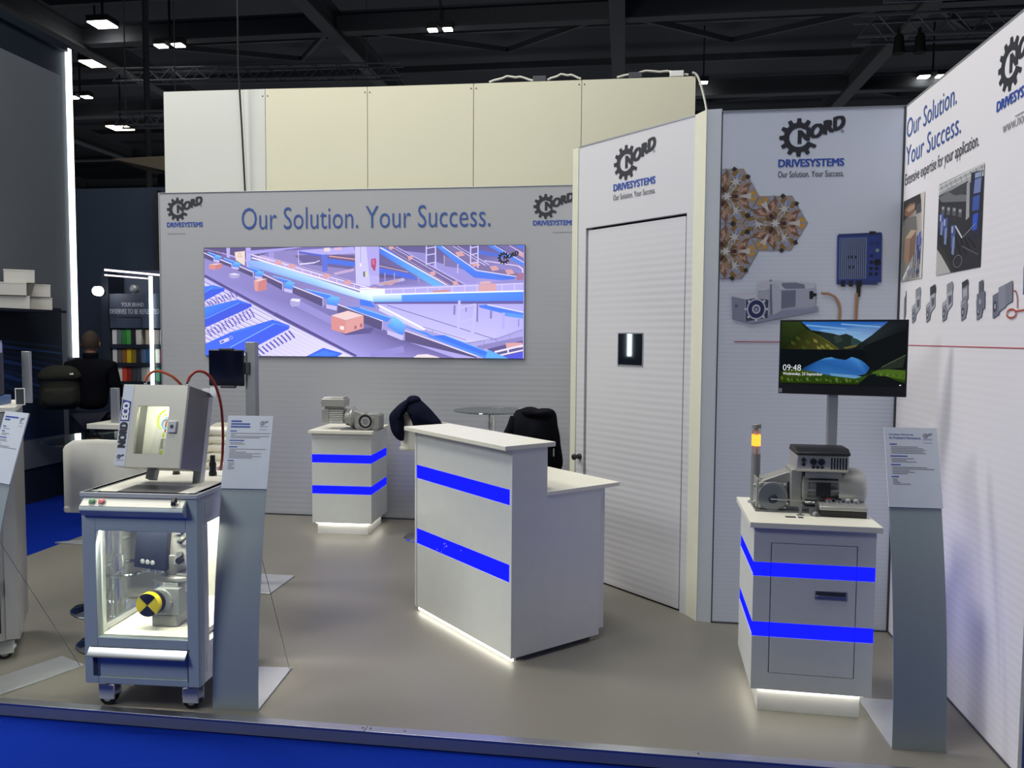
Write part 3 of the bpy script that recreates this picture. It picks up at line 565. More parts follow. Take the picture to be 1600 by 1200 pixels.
P.line(*Q(1010,950,1300,900), 9, '#8e86bc'); P.line(*Q(1300,900,1530,815), 9, '#8e86bc'); P.line(*Q(600,795,1010,920), 7, '#8a82b4')
for x, y in ((690,822),(1175,925),(1290,900),(1410,862)): P.line(*Q(x,y,x,y+45), 8, '#9a92c8')
P.p(Q(1100,975,1530,880,1530,925,1140,1010), '#877fb6'); P.p(Q(1200,1000,1530,920,1530,1090,1260,1060), '#4c4276')
P.p(Q(1370,945,1460,940,1525,940,1525,985,1380,992), '#e0a294'); P.line(*Q(1270,1030,1530,965), 18, '#ece6fa'); P.line(*Q(1310,1062,1530,1010), 14, '#ece6fa'); P.line(*Q(1392,1005,1398,1045), 14, '#ece6fa'); P.p(Q(1300,1080,1530,1025,1530,1090,1320,1090), '#3444d4')
# main belt
P.p(L(0,110,150,150,500,300,800,440,1200,590,1538,700,1538+430,930,1538+900,1090,1538,1090,700,690,0,305), ['#8b82bc', '#8b82bc', '#847bb8', '#8077b2', '#766da8', '#6a629c', '#5a5288', '#6c649e', '#a39be0', '#9c94d6', '#9088c8'])
P.line(*Q(100,1080,420,1010), 60, '#8f87cc'); P.line(*L(900,560,1300,760), 70, '#938bcb')
P.line(*L(0,300,700,676), 26, '#3f376e'); P.line(*L(700,676,1500,1090), 36, '#3f376e')
# roller field
P.p(L(0,318,690,698,1470,1090,0,1090), ['#c4bcec', '#dcd6f8', '#e2dcf4', '#d0c8f4'])
for k in range(1, 24):
    y0 = 318+k*46; x1 = 1480*(1090-y0)/(1090-318)
    if y0 < 1080: P.line(*L(0,y0,min(x1, 1480),min(1090, y0+x1*0.5216)), 9, '#857bb0'); P.line(*L(0,y0+14,min(x1,1480),min(1090, y0+14+x1*0.5216)), 10, '#f0ecfc')
# blue side chutes over the rollers
for k in range(10): P.line(*L(20+k*30,560-k*12,60+k*30,600-k*10), 12, '#6a5fb0')
for k in range(13): P.line(*L(20+k*36,840-k*18,70+k*36,900-k*16), 14, '#5f55b4')
for k in range(11): P.line(*L(460+k*38,1060-k*22,520+k*38,1110-k*20), 16, '#4c48b0')
P.p(L(0,412,90,394,204,426,204,450,130,484,10,545,0,545), '#0a4ee0'); P.p(L(0,410,90,394,200,425,60,440,0,470), '#1c74f6'); P.line(*L(0,472,90,412), 5, '#5aa4ff')
P.p(L(0,612,335,536,474,582,474,604,380,650,0,815), '#0848dc'); P.p(L(0,612,335,536,474,582,340,570,0,730), ['#1a86f4', '#1468f4', '#1468f4', '#1468f4', '#1468f4']); P.line(*L(0,730,350,570), 6, '#64aaff')
P.p(L(0,975,280,850,685,732,852,790,845,822,500,1005,350,1090,0,1090), '#0a50e8'); P.p(L(0,975,280,850,685,732,850,790,700,772,290,995,60,1090,0,1090), '#0f60f2'); P.line(*L(250,1010,700,772), 7, '#7cc0ff'); P.p(L(280,850,540,780,420,830,285,868), '#1c78f8'); P.line(*L(700,772,850,800), 5, '#4a90f8')
P.p(L(1010,1090,1180,1004,1370,1056,1320,1090), '#0f60ee'); P.p(L(1060,1080,1190,1030,1320,1062,1230,1090), '#1c78f8')
b2 = [(150, 945), (235, 915)]
P.line(*L(150,962,240,925), 34, '#d8d0f0'); P.line(*L(160,960,190,946), 18, '#4a55b8'); P.ring(L(264,912)[0], 15, 6, '#a9b4f0', 14)
# guard panels with blue caps
for pts in ((0,76,100,124,100,166,0,126), (150,138,280,190,280,222,150,178), (335,203,495,270,495,318,335,250), (590,288,785,380,785,448,590,345), (885,408,1180,522,1180,606,885,476), (1322,582,1758,742,1752,832,1322,664), (1968,832,2648,1072,2648,1100,1968,934)):
    P.p(L(*pts), ['#4c3d58', '#443a5c', '#3a3254', '#4a3f62']); P.line(*L(*pts[:4]), 9, '#efeaff'); P.line(*L(pts[2],pts[3],pts[4],pts[5]), 9, '#b8b0de')
for pts in ((40,70,180,118,150,130,60,96), (200,130,350,180,320,196,240,170), (430,213,560,250,600,272,500,268), (690,308,870,356,840,384,760,352), (1010,434,1272,496,1222,532,1100,482)): P.p(L(*pts), '#2d7cf0'); P.line(*L(pts[0],pts[1],pts[2],pts[3]), 8, '#7fc4ff')
P.p(Q(-150,600,0,612,300,712,262,752,0,662), '#2a82f4'); P.line(*Q(0,614,300,712), 8, '#7cc4ff'); P.p(Q(640,884,800,872,1212,1032,1180,1090), '#0f6cf0'); P.p(Q(430,790,640,850,700,884,1180,1066,1200,1090,1110,1062,440,800), '#2a8af6'); P.line(*Q(800,872,1212,1030), 7, '#5cb0ff')
for x, y, w_, h_ in ((100,105,60,46), (285,175,70,46), (512,258,72,56), (800,362,84,76), (1212,505,108,92)):
    P.p(L(x,y+h_*.3,x+w_*.5,y-h_*.05,x+w_*1.25,y+h_*.12,x+w_,y+h_,x+w_*.1,y+h_*.8), ['#3a9cfa', '#66c0ff', '#66b8fa', '#2a80ee', '#2f86f2']); P.p(L(x,y+h_*.85,x+w_*.95,y+h_*1.05,x+w_*.95,y+h_*1.5,x,y+h_*1.25), '#c6bfee')
P.p(Q(260,790,320,690,430,760,440,800,416,872,380,870), ['#3a94f6', '#7cd0f6', '#a6dcf6', '#58a8f4', '#2a7ae8', '#2f84f0']); P.p(Q(262,830,415,880,408,928,262,868), '#c9c2ee'); P.p(Q(1190,1060,1215,1010,1400,1090,1190,1090), '#4cacf4')
# parcels
def parcel(x, y, w_, h_, d, top='#ecb9a2', fr='#d98a70', sd='#c07560'):
    P.p(L(x,y,x+w_*.45,y-d,x+w_,y-d*.5,x+w_*.45,y+d*.5), top); P.p(L(x,y,x+w_*.45,y+d*.5,x+w_*.45,y+d*.5+h_,x,y+h_), fr); P.p(L(x+w_*.45,y+d*.5,x+w_,y-d*.5,x+w_,y-d*.5+h_,x+w_*.45,y+d*.5+h_), sd)
P.p(L(50,192,130,180,186,182,120,198), '#efc4b0'); P.p(L(50,194,120,200,112,246,50,234), '#d88a70'); P.p(L(120,198,186,182,186,224,112,246), '#c87a66')
P.p(L(500,352,560,330,628,334,545,362), '#f0c6b4'); P.p(L(500,354,545,362,540,458,508,448), '#e09880'); P.p(L(545,362,628,336,628,440,540,458), '#cc7c66')
P.p(L(1340,850,1680,800,1640,860,1400,880), '#4a4272')
P.p(L(1260,690,1424,644,1572,688,1400,736), '#f2d2c6'); P.p(L(1260,692,1400,738,1396,866,1262,826), '#dc8c74'); P.p(L(1400,738,1574,688,1574,812,1396,866), '#e09c86'); P.p(L(1345,790,1385,796,1382,832,1346,822), '#f6e6de'); P.p(L(1484,792,1506,786,1506,816,1484,822), '#a45a4c'); P.p(L(1540,770,1560,764,1560,800,1540,806), '#a45a4c')
P.p(L(250,288,300,276,362,288,352,322,290,332,256,318), '#a8a4cc'); P.p(L(250,288,300,276,362,288,310,300), '#dedaf0')
P.p(L(860,545,880,526,962,532,952,596,880,608,858,584), '#aaa6d2'); P.p(L(860,545,880,526,962,532,945,560), '#eeeaf8')
P.p(Q(510,1095,550,1062,640,1055,740,1080,760,1095), '#f0e0dc')
P.build('screen_picture', MT['screen_glow'], vw)
b = B(frame((-1.504+2.83*3.008/3.077, -0.0145-0.008, 0.89), (1, 0, 0), (0, 0, 1))); emblem(b, 0, 0, 0.19); b.build('logo_emblem', MT['ink_dark'], vw)

# ---------------------------------------------------------------- reception counter (turned 46 degrees)
rc = thing('reception_counter', 'white two-level reception counter with two glowing blue stripes', 'counter', (-0.549, 3.972, 0), R(-46.0))
W = 1.005                                                     # local x 0 = right front corner, -W = left; y goes back
for z0, z1 in ((0.03, 0.422), (0.514, 0.822), (0.902, 1.108)): B().box(-W+.02, -0.02, 0.0, 0.018, z0, z1).build('front_panel', MT['white_lam'], rc, 0.001)
for z0, z1 in ((0.422, 0.514), (0.822, 0.902)): lab(B().box(-W+.02, -0.02, 0.002, 0.016, z0, z1).build('light_stripe', MT['led_blue'], rc), 'glowing blue light stripe')
for a_, c in ((-0.02, 0.0), (-W, -W+.02)):
    b = B(); b.prism([(-0.004, 0.03), (0.60, 0.03), (0.60, 0.85), (0.225, 0.85), (0.225, 1.108), (-0.004, 1.108)], a_, c, 'x'); b.build('side_panel', MT['white_lam'], rc, 0.0015)
B().box(-W-.05, 0.004, -0.05, 0.275, 1.108, 1.132).build('upper_top', MT['white_top'], rc, 0.002)
B().box(-W-.02, 0.004, 0.225, 0.74, 0.85, 0.872).build('worktop', MT['white_top'], rc, 0.002)
B().box(-W+.02, -0.02, 0.205, 0.225, 0.85, 1.108).build('riser_panel', MT['white_lam'], rc)
B().box(-0.05, -0.03, 0.60, 0.66, 0.05, 0.85).build('rear_post', MT['white_lam'], rc); B().box(-W+.03, -W+.05, 0.60, 0.66, 0.05, 0.85).build('rear_post', MT['white_lam'], rc)
B().box(-W+.03, -0.03, 0.42, 0.44, 0.03, 0.85).build('inner_panel', MT['white_lam'], rc)
B().box(-W+.03, -0.03, 0.05, 0.56, 0.0, 0.03).build('plinth', MT['dark_grey'], rc)
lab(B().box(-W+.03, -0.01, 0.006, 0.02, 0.012, 0.026).build('floor_light', MT['led_white'], rc), 'white light strip under the front edge')
b = B()
for x, z, s_ in ((-0.67, 0.482, .006), (-0.66, 0.468, .004), (-0.655, 0.49, .003), (-0.645, 0.474, .007), (-0.672, 0.455, .003), (-0.49, 0.484, .004), (-0.70, 0.43, .004), (-0.75, 0.432, .006)): b.box(x, x+s_, 0.0008, 0.002, z, z+s_)
fl_ = b.build('paint_chips', MT['white_gloss'], rc); fl_['kind'] = 'stuff'

# ---------------------------------------------------------------- display cabinets
def cabinet(label, loc, rz, D, H, zb, door):
    t = thing('display_cabinet', label, 'cabinet', loc, rz, 'white display cabinets with blue stripes')     # local x 0..w, y 0..D
    w = 0.512
    z1, z2, z3, z4 = zb+.265, zb+.345, zb+.525, zb+.60
    gaps = ((zb, z1), (z2, z3), (z4, H-.025))
    st = ((z1, z2), (z3, z4))
    if not door:
        st = ((0.348, 0.418), (0.612, 0.682)); gaps = ((zb, .348), (.418, .612), (.682, H-.025))
    else:
        st = ((0.352, 0.418), (0.625, 0.688)); gaps = ((zb, .352), (.418, .625), (.688, H-.025))
    dx0, dx1, dz0, dz1 = 0.075, 0.435, 0.19, 0.775
    cuts = [(0, dx0-.002), (dx1+.002, w)] if door else [(0, w)]
    for z0, z1_ in gaps:
        for x0, x1 in cuts: B().box(x0, x1, 0, 0.016, z0, z1_).build('front_panel', MT['white_lam'], t)
    for z0, z1_ in st:
        for x0, x1 in cuts: lab(B().box(x0, x1, 0.003, 0.014, z0, z1_).build('light_stripe', MT['led_blue'], t), 'glowing blue light stripe')
    if door:
        B().box(dx0-.002, dx1+.002, 0, 0.016, zb, dz0-.003).build('front_panel', MT['white_lam'], t); B().box(dx0-.002, dx1+.002, 0, 0.016, dz1+.003, H-.025).build('front_panel', MT['white_lam'], t)
        B().box(dx0-.004, dx1+.004, 0.017, 0.02, dz0-.006, dz1+.006).build('door_gap', MT['black_gap'], t)
        d = B()
        for z0, z1_ in ((dz0, .352), (.418, .625), (.688, dz1)): d.box(dx0+.002, dx1-.002, 0, 0.016, z0, z1_)
        d = d.build('door', MT['white_lam'], t)
        for z0, z1_ in st: lab(B().box(dx0+.002, dx1-.002, 0.003, 0.014, z0, z1_).build('light_stripe', MT['led_blue'], d), 'glowing blue light stripe')
        h = B(); h.box(0.262, 0.398, -0.003, 0.001, 0.533, 0.575); h.build('handle_rim', MT['alu_matte'], d, 0.002)
        B().box(0.268, 0.392, -0.0035, -0.001, 0.538, 0.570).build('handle_recess', MT['dark_grey'], d); B().box(0.268, 0.392, -0.006, -0.0035, 0.538, 0.552).build('handle_lip', MT['aluminium'], d, 0.001)
    for x0, x1 in ((0, 0.016), (w-.016, w)):
        for z0, z1_ in gaps: B().box(x0, x1, 0.016, D, z0, z1_).build('side_panel', MT['white_lam'], t)
        for z0, z1_ in st: lab(B().box(x0+.003 if x0 == 0 else x0, x1 if x0 == 0 else x1-.003, 0.016, D, z0, z1_).build('light_stripe', MT['led_blue'], t), 'glowing blue light stripe')
    B().box(0.016, w-.016, D-.016, D, zb, H-.025).build('back_panel', MT['white_lam'], t); B().box(0.016, w-.016, 0.02, D-.016, zb, zb+.016).build('floor_panel', MT['white_lam'], t)
    B().box(-0.022, w+.018, -0.03, D+.02, H-.025, H).build('top', MT['white_top'], t, 0.0015)
    B().box(0.035, w-.04, 0.035, D-.05, 0, zb-.001).build('plinth', MT['white_gloss'], t)
    b = B(); b.box(0.03, w-.03, 0.018, 0.028, zb-.008, zb-.002); b.box(0.018, 0.028, 0.03, D-.04, zb-.008, zb-.002); b.box(w-.028, w-.018, 0.03, D-.04, zb-.008, zb-.002)
    lab(b.build('floor_light', MT['led_white'], t), 'hidden white light strip above the plinth')
    return t
cabinet('white display cabinet by the back wall carrying a small geared motor', (-2.592, 6.39, 0), R(2.0), 0.50, 0.885, 0.10, False)
cabinet('white display cabinet with a door beside the monitor post, blue glowing stripes', (0.584, 3.625, 0), R(-1.8), 0.52, 0.872, 0.11, True)

# ---------------------------------------------------------------- geared motor on the far cabinet
gm = thing('gear_motor', 'silver geared motor with terminal box on far white cabinet', 'motor', (-2.53, 6.52, 0.885), R(2))
b = B(); b.box(0.17, 0.50, -0.10, 0.10, 0.0, 0.006); b.build('base_plate', MT['steel_dark'], gm, 0.001)
b = B(); b.box(0.0, 0.06, -0.062, 0.062, 0.055, 0.175); b.box(0.06, 0.185, -0.055, 0.055, 0.058, 0.172)
for k in range(7): b.box(0.062, 0.183, -0.062, 0.062, 0.064+k*.0155, 0.069+k*.0155)
b.build('motor_body', MT['motor_silver'], gm, 0.003)
b = B(); b.box(0.0, 0.20, -0.075, 0.075, 0.195, 0.262); b.box(0.012, 0.188, -0.066, 0.066, 0.262, 0.275); b.box(0.02, 0.17, -0.05, 0.05, 0.175, 0.195); b.build('terminal_box', MT['motor_silver'], gm, 0.006)
B().cyl((-0.018, -0.02, 0.225), 0.009, 0.02, 'x', 10).build('cable_gland', MT['black_plastic'], gm); B().cyl((-0.014, 0.03, 0.225), 0.007, 0.016, 'x', 10).build('cable_gland', MT['black_plastic'], gm)
b = B(); b.lathe([(0.045, 0.18), (0.068, 0.20), (0.075, 0.235), (0.088, 0.245), (0.092, 0.262), (0.07, 0.285), (0.06, 0.31)], (0, 0, 0.10), 'x', 24); b.build('adapter_flange', MT['cast_grey'], gm)
b = B(); b.prism([(0.285, 0.03), (0.31, 0.006), (0.49, 0.006), (0.498, 0.02), (0.498, 0.125), (0.48, 0.14), (0.36, 0.14), (0.285, 0.165)], -0.075, 0.085, 'y'); b.build('gearbox', MT['cast_grey'], gm, 0.004)
b = B(); b.lathe([(0.024, -0.088), (0.024, -0.09), (0.04, -0.09), (0.042, -0.084), (0.058, -0.084), (0.06, -0.09), (0.066, -0.09), (0.066, -0.074)], (0.385, 0, 0.075), 'y', 28)
for k in range(6): b.cyl((0.385+.075*math.cos(R(60*k+30)), -0.076, 0.075+.068*math.sin(R(60*k+30))), 0.010, 0.012, 'y', 8)
b.build('output_flange', MT['motor_silver'], gm); B().cyl((0.385, -0.0885, 0.075), 0.057, 0.006, 'y', 24).build('shaft_seal', MT['black_plastic'], gm); b = B(); b.lathe([(0.012, -0.0905), (0.022, -0.0905), (0.022, -0.086)], (0.385, 0, 0.075), 'y', 20); b.build('hollow_shaft', MT['aluminium'], gm)

# ---------------------------------------------------------------- objects on the right cabinet
Z = 0.872
gm = thing('gear_motor', 'grey geared motor with black-lidded inverter on right-hand cabinet', 'motor', (0.60, 3.90, Z), R(-1.8))
B().box(0.02, 0.40, -0.075, 0.09, 0, 0.008).build('base_plate', MT['steel_dark'], gm, 0.001)
b = B(); b.box(0.035, 0.165, -0.055, 0.075, 0.008, 0.135); b.prism([(0.10, 0.10), (0.20, 0.155), (0.20, 0.19), (0.16, 0.185), (0.06, 0.145), (0.04, 0.13)], -0.05, 0.07, 'y')
for x in (0.045, 0.155):
    for z in (0.02, 0.125): b.cyl((x, -0.062, z), 0.009, 0.008, 'y', 8)
for z in (0.03, 0.11): b.cyl((0.018, 0.0, z), 0.01, 0.02, 'x', 8)
b.box(0.028, 0.036, -0.05, 0.07, 0.012, 0.15); b.box(0.05, 0.11, -0.01, 0.06, 0.135, 0.15); b.build('gearbox', MT['cast_grey'], gm, 0.004)
b = B(); b.lathe([(0.03, -0.064), (0.066, -0.064), (0.068, -0.058), (0.068, -0.055)], (0.10, 0, 0.072), 'y', 28); b.build('output_flange', MT['cast_dark'], gm)
lab(B().cyl((0.093, -0.079, 0.068), 0.062, 0.010, 'y', 32).build('cover_disc', MT['acrylic'], gm), 'clear round cover disc')
b = B(); b.lathe([(0.008, -0.068), (0.018, -0.068), (0.022, -0.064)], (0.10, 0, 0.06), 'y', 18); b.build('hollow_shaft', MT['dark_grey'], gm)
b = B(); b.box(0.175, 0.225, -0.075, 0.085, 0.03, 0.205); b.lathe([(0.085, 0.225), (0.088, 0.232), (0.086, 0.25), (0.075, 0.265)], (0, 0.003, 0.115), 'x', 28); b.box(0.225, 0.235, -0.06, 0.07, 0.05, 0.2); b.build('adapter_flange', MT['cast_grey'], gm, 0.006)
b = B(); b.cyl((0.245, 0.003, 0.112), 0.078, 0.15, 'x', 28)
for k in range(14):
    a = R(-90+k*360/14); b.add([(x, 0.003+r*math.sin(a)+dx*math.cos(a), 0.112+r*math.cos(a)-dx*math.sin(a)) for x in (0.25, 0.39) for r in (0.074, 0.093) for dx in (-.003, .003)], [(0,1,3,2),(4,6,7,5),(0,4,5,1),(2,3,7,6),(0,2,6,4),(1,5,7,3)])
b.box(0.26, 0.30, -0.09, -0.05, 0.0, 0.03); b.box(0.34, 0.38, -0.09, -0.05, 0.0, 0.03); b.build('motor_body', MT['cast_dark'], gm)
lab(B().box(0.285, 0.348, -0.099, -0.088, 0.085, 0.15).build('name_plate', MT['black_plastic'], gm, 0.001), 'dark nameplate')
b = B(); b.lathe([(0.096, 0.385), (0.098, 0.40), (0.098, 0.475), (0.092, 0.498), (0.075, 0.51), (0, 0.512)], (0, 0.003, 0.11), 'x', 32); b.build('fan_cover', MT['motor_silver'], gm)
b = B(); b.prism([(-0.085, 0.195), (-0.098, 0.215), (-0.098, 0.275), (0.09, 0.275), (0.09, 0.195)], 0.195, 0.425, 'x'); b.build('inverter_housing', MT['motor_silver'], gm, 0.006)
b = B(); b.prism([(-0.10, 0.275), (-0.102, 0.286), (-0.06, 0.305), (0.07, 0.305), (0.092, 0.286), (0.092, 0.275)], 0.191, 0.43, 'x'); lab(b.build('inverter_lid', MT['black_plastic'], gm, 0.006), 'black lid of the inverter')
for k in range(6): B().box(0.345+k*.0125, 0.3512+k*.0125, -0.0995, -0.0978, 0.212, 0.266).build('vent_slot', MT['black_gap'], gm)
for x, z, r in ((0.225, 0.254, .010), (0.225, 0.233, .009), (0.268, 0.246, .0155), (0.303, 0.246, .0155), (0.268, 0.221, .0075), (0.287, 0.221, .0075), (0.306, 0.221, .0075)):
    B().lathe([(r, -0.097), (r, -0.103), (r*.7, -0.105), (0, -0.105)], (x, 0, z), 'y', 14).build('cable_plug', MT['black_plastic'], gm)
b = B(); b.box(0.24, 0.40, -0.075, 0.08, 0.165, 0.197); b.box(0.38, 0.42, -0.07, 0.06, 0.19, 0.2); b.build('cable_tray', MT['cast_dark'], gm, 0.003)

sl = thing('signal_lamp', 'slim stack light with glowing orange band on right cabinet', 'lamp', (0.648, 4.035, Z))
B().lathe([(0.034, 0), (0.034, 0.006), (0.024, 0.010)], n=20).build('base', MT['cast_dark'], sl)
B().cyl((0, 0, 0.008), 0.0225, 0.232, n=20).build('pole', MT['cast_dark'], sl)
B().cyl((0, 0, 0.24), 0.022, 0.042, n=20).build('clear_segment', MT['lamp_clear'], sl)
lab(B().cyl((0, 0, 0.282), 0.0215, 0.055, n=20).build('lit_segment', MT['lamp_orange'], sl), 'glowing orange lamp segment')
B().cyl((0, 0, 0.337), 0.022, 0.032, n=20).build('clear_segment', MT['lamp_clear'], sl); B().cyl((0, 0, 0.24), 0.008, 0.13, n=10).build('inner_tube', MT['cable_white'], sl)
B().lathe([(0.023, 0.369), (0.023, 0.386), (0.018, 0.390), (0, 0.390)], n=20).build('cap', MT['cast_dark'], sl)

cb = thing('control_box', 'small grey and black control box with four round buttons', 'box', (0.995, 3.80, Z), R(-3))
b = B(); b.prism([(-0.045, 0), (0.05, 0), (0.05, 0.03), (-0.052, 0.03)], -0.10, 0.10, 'x'); b.build('base', MT['black_plastic'], cb, 0.003)
b = B(); b.prism([(-0.052, 0.0305), (0.05, 0.0305), (0.05, 0.063), (0.03, 0.066), (-0.04, 0.054), (-0.052, 0.046)], -0.102, 0.102, 'x'); b.build('housing', MT['motor_silver'], cb, 0.003)
for x, c in ((-0.055, 'button_red'), (-0.012, 'black_plastic'), (0.028, 'white_gloss'), (0.062, 'white_gloss')):
    o = B().lathe([(0.017, 0.058), (0.017, 0.070), (0.0125, 0.071)], (x, 0.005, 0), n=18).build('button', MT['aluminium'], cb); B().lathe([(0.0125, 0.07), (0.0125, 0.076), (0.011, 0.078), (0, 0.078)], (x, 0.005, 0), n=16).build('button_cap', MT[c], o)
B().box(-0.017, -0.007, 0.0, 0.01, 0.078, 0.09).build('selector_lever', MT['black_plastic'], cb, 0.001)

lr = thing('linkage_rod', 'thin steel rod held on two small posts before the grey motor', 'rod', (0.70, 3.775, Z))
B().tube([(-0.02, 0.02, 0.067), (0.10, 0, 0.067), (0.128, 0, 0.067)], 0.003, 8).build('rod', MT['aluminium'], lr)
b = B(); b.cyl((0.128, 0, 0.067), 0.008, 0.026, 'x', 10); b.cyl((0.158, 0, 0.066), 0.009, 0.012, 'x', 10); b.build('joint', MT['chrome'], lr)
b = B(); b.box(0.105, 0.115, -0.004, 0.004, 0.003, 0.07); b.tube([(0.106, 0, 0.062), (0.098, -0.004, 0.05), (0.104, -0.004, 0.035)], 0.0025, 6); b.box(0.095, 0.125, -0.012, 0.012, 0.0, 0.003); b.build('post', MT['cast_dark'], lr)
b = B(); b.tube([(0.178, 0, 0.02), (0.178, 0, 0.066)], 0.004, 8); b.lathe([(0.024, 0.0), (0.022, 0.010), (0.014, 0.02), (0.005, 0.024), (0, 0.024)], (0.178, 0, 0), n=16); b.build('foot_post', MT['steel_dark'], lr)
for i, x in enumerate((0.735, 0.79)):
    t = B().box(x, x+(0.045 if i == 0 else .022), 3.715-i*.002, 3.735-i*.002, Z, Z+.003).build('name_tag', MT['dark_grey'], None, 0.0005)
    tag(t, ('larger' if i == 0 else 'smaller')+' flat dark tag lying at front of the right cabinet top', 'tag')

mo = thing('monitor', 'black flat monitor on square post showing a blue mountain lake', 'monitor', (1.053, 4.1, 1.405), R(-15))
B().box(-0.29, 0.29, -0.012, 0.022, 0, 0.369).build('housing', MT['black_plastic'], mo, 0.003)
b = B(); b.box(-0.15, 0.15, 0.022, 0.045, 0.08, 0.29); b.box(-0.05, 0.05, 0.045, 0.075, 0.14, 0.24); b.build('back_cover', MT['black_plastic'], mo, 0.008)
P = Pic(frame((-0.282, -0.0135, 0.054), (1, 0, 0), (0, 0, 1)), 980, 520, 0.564, 0.305)
P.p([(0,0),(980,0),(980,520),(0,520)], ['#1c2416', '#15181c', '#1a2016', '#2a3a1e'])
P.p([(160,0),(840,0),(720,110),(640,170),(420,100),(240,70)], ['#2a6ac0', '#2258b0', '#5a96d2', '#9cc0e0', '#86b4de', '#4c88d0'])
for a_, c in (((200, 30), (520, 60)), ((320, 70), (640, 96)), ((480, 20), (780, 44)), ((560, 110), (680, 140))): P.line(a_, c, 12, '#7fb0e0')
P.p([(300,110),(340,90),(420,104),(470,112),(520,100),(570,120),(600,170),(600,230),(300,230)], '#25302c'); P.p([(560,130),(600,140),(660,175),(560,215)], '#2f4744'); P.p([(420,120),(470,114),(500,160),(440,180)], '#33403a')
P.p([(0,0),(150,0),(200,60),(300,110),(380,160),(470,228),(470,240),(0,240)], ['#2a3a1c', '#32421f', '#2c3618', '#3c421e', '#6a6630', '#585528', '#262a14', '#1a2010'])
for x, y in ((120,120),(200,150),(260,140),(320,190),(360,180),(290,200),(170,200),(80,160),(390,205)): P.p([(x,y),(x+30,y+14),(x+40,y+40),(x+6,y+30)], '#7a7a38' if x > 240 else '#41501f')
P.p([(500,215),(600,190),(640,200),(520,225)], '#6a6438')
P.p([(840,0),(980,0),(980,380),(700,380),(560,240),(640,170),(720,110),(740,90)], ['#20242a', '#1d2126', '#14171a', '#101316', '#12151a', '#1f2628', '#2a3032', '#2a2e32'])
P.p([(0,232),(980,232),(980,380),(0,420)], '#10151a'); P.p([(660,200),(980,60),(980,380),(700,370)], '#14181b')
P.p([(170,400),(300,330),(360,304),(410,296),(450,308),(520,318),(570,292),(600,300),(640,316),(680,345),(710,380),(680,430),(560,460),(380,450),(250,420)], ['#16386a', '#2660a8', '#4a92d4', '#5ea6e2', '#3a7cc4', '#3470bc', '#56a0e0', '#4a90d4', '#3070ba', '#2a62aa', '#2858a0', '#2d66b0', '#4a86c4', '#3a78bc', '#2a62a8'])
P.p([(400,430),(560,440),(650,452),(620,470),(420,462)], '#6a9cc8')
P.p([(0,420),(120,400),(260,418),(420,452),(600,470),(760,420),(980,400),(980,520),(0,520)], ['#20300e', '#4a5c22', '#5a6a2a', '#2e4a18', '#33521c', '#3a5a1e', '#3a5a20', '#20300e', '#26380e'])
P.p([(620,520),(700,440),(780,420),(900,470),(980,500),(980,520)], '#15181a'); P.p([(720,420),(800,385),(980,395),(980,470),(860,450)], '#4e6a26'); P.p([(760,400),(960,370),(980,262),(860,330),(800,372)], '#2a322a'); P.line((800,372), (980,270), 6, '#56624a')
for x in range(0, 620, 26): P.p([(x,470+x%40),(x+22,462+x%34),(x+26,490+x%28),(x+8,496)], ('#4f6a24', '#2c4014', '#64783a')[x//26 % 3])
for x in range(760, 980, 24): P.p([(x,420+x%30),(x+20,412+x%26),(x+24,440),(x+6,446)], ('#5e7a2c', '#3a5a1c')[x//24 % 2])
P.disc((944, 518), 8, 7, '#e8e8e8', 10)
P.build('screen_picture', MT['monitor_glow'], mo)
b = B(frame((-0.282, -0.0135-0.006, 0.054), (1, 0, 0), (0, 0, 1))); text(b, '09:48', 0.012, 0.062, 0.085, 0.030, -0.008); text(b, 'Wednesday, 23 September', 0.013, 0.036, 0.185, 0.018); b.build('clock_lettering', emit('screen_text', '#f0f4f8', 0.95), mo)
B().box(-0.288, -0.272, -0.0128, -0.0118, 0.006, 0.026).build('sticker', MT['alu_matte'], mo)
tag(B().box(1.005, 1.05, 4.125, 4.165, Z, 1.6).build('monitor_post', MT['alu_matte'], None, 0.002), 'square grey aluminium post carrying the lake-picture monitor', 'post')

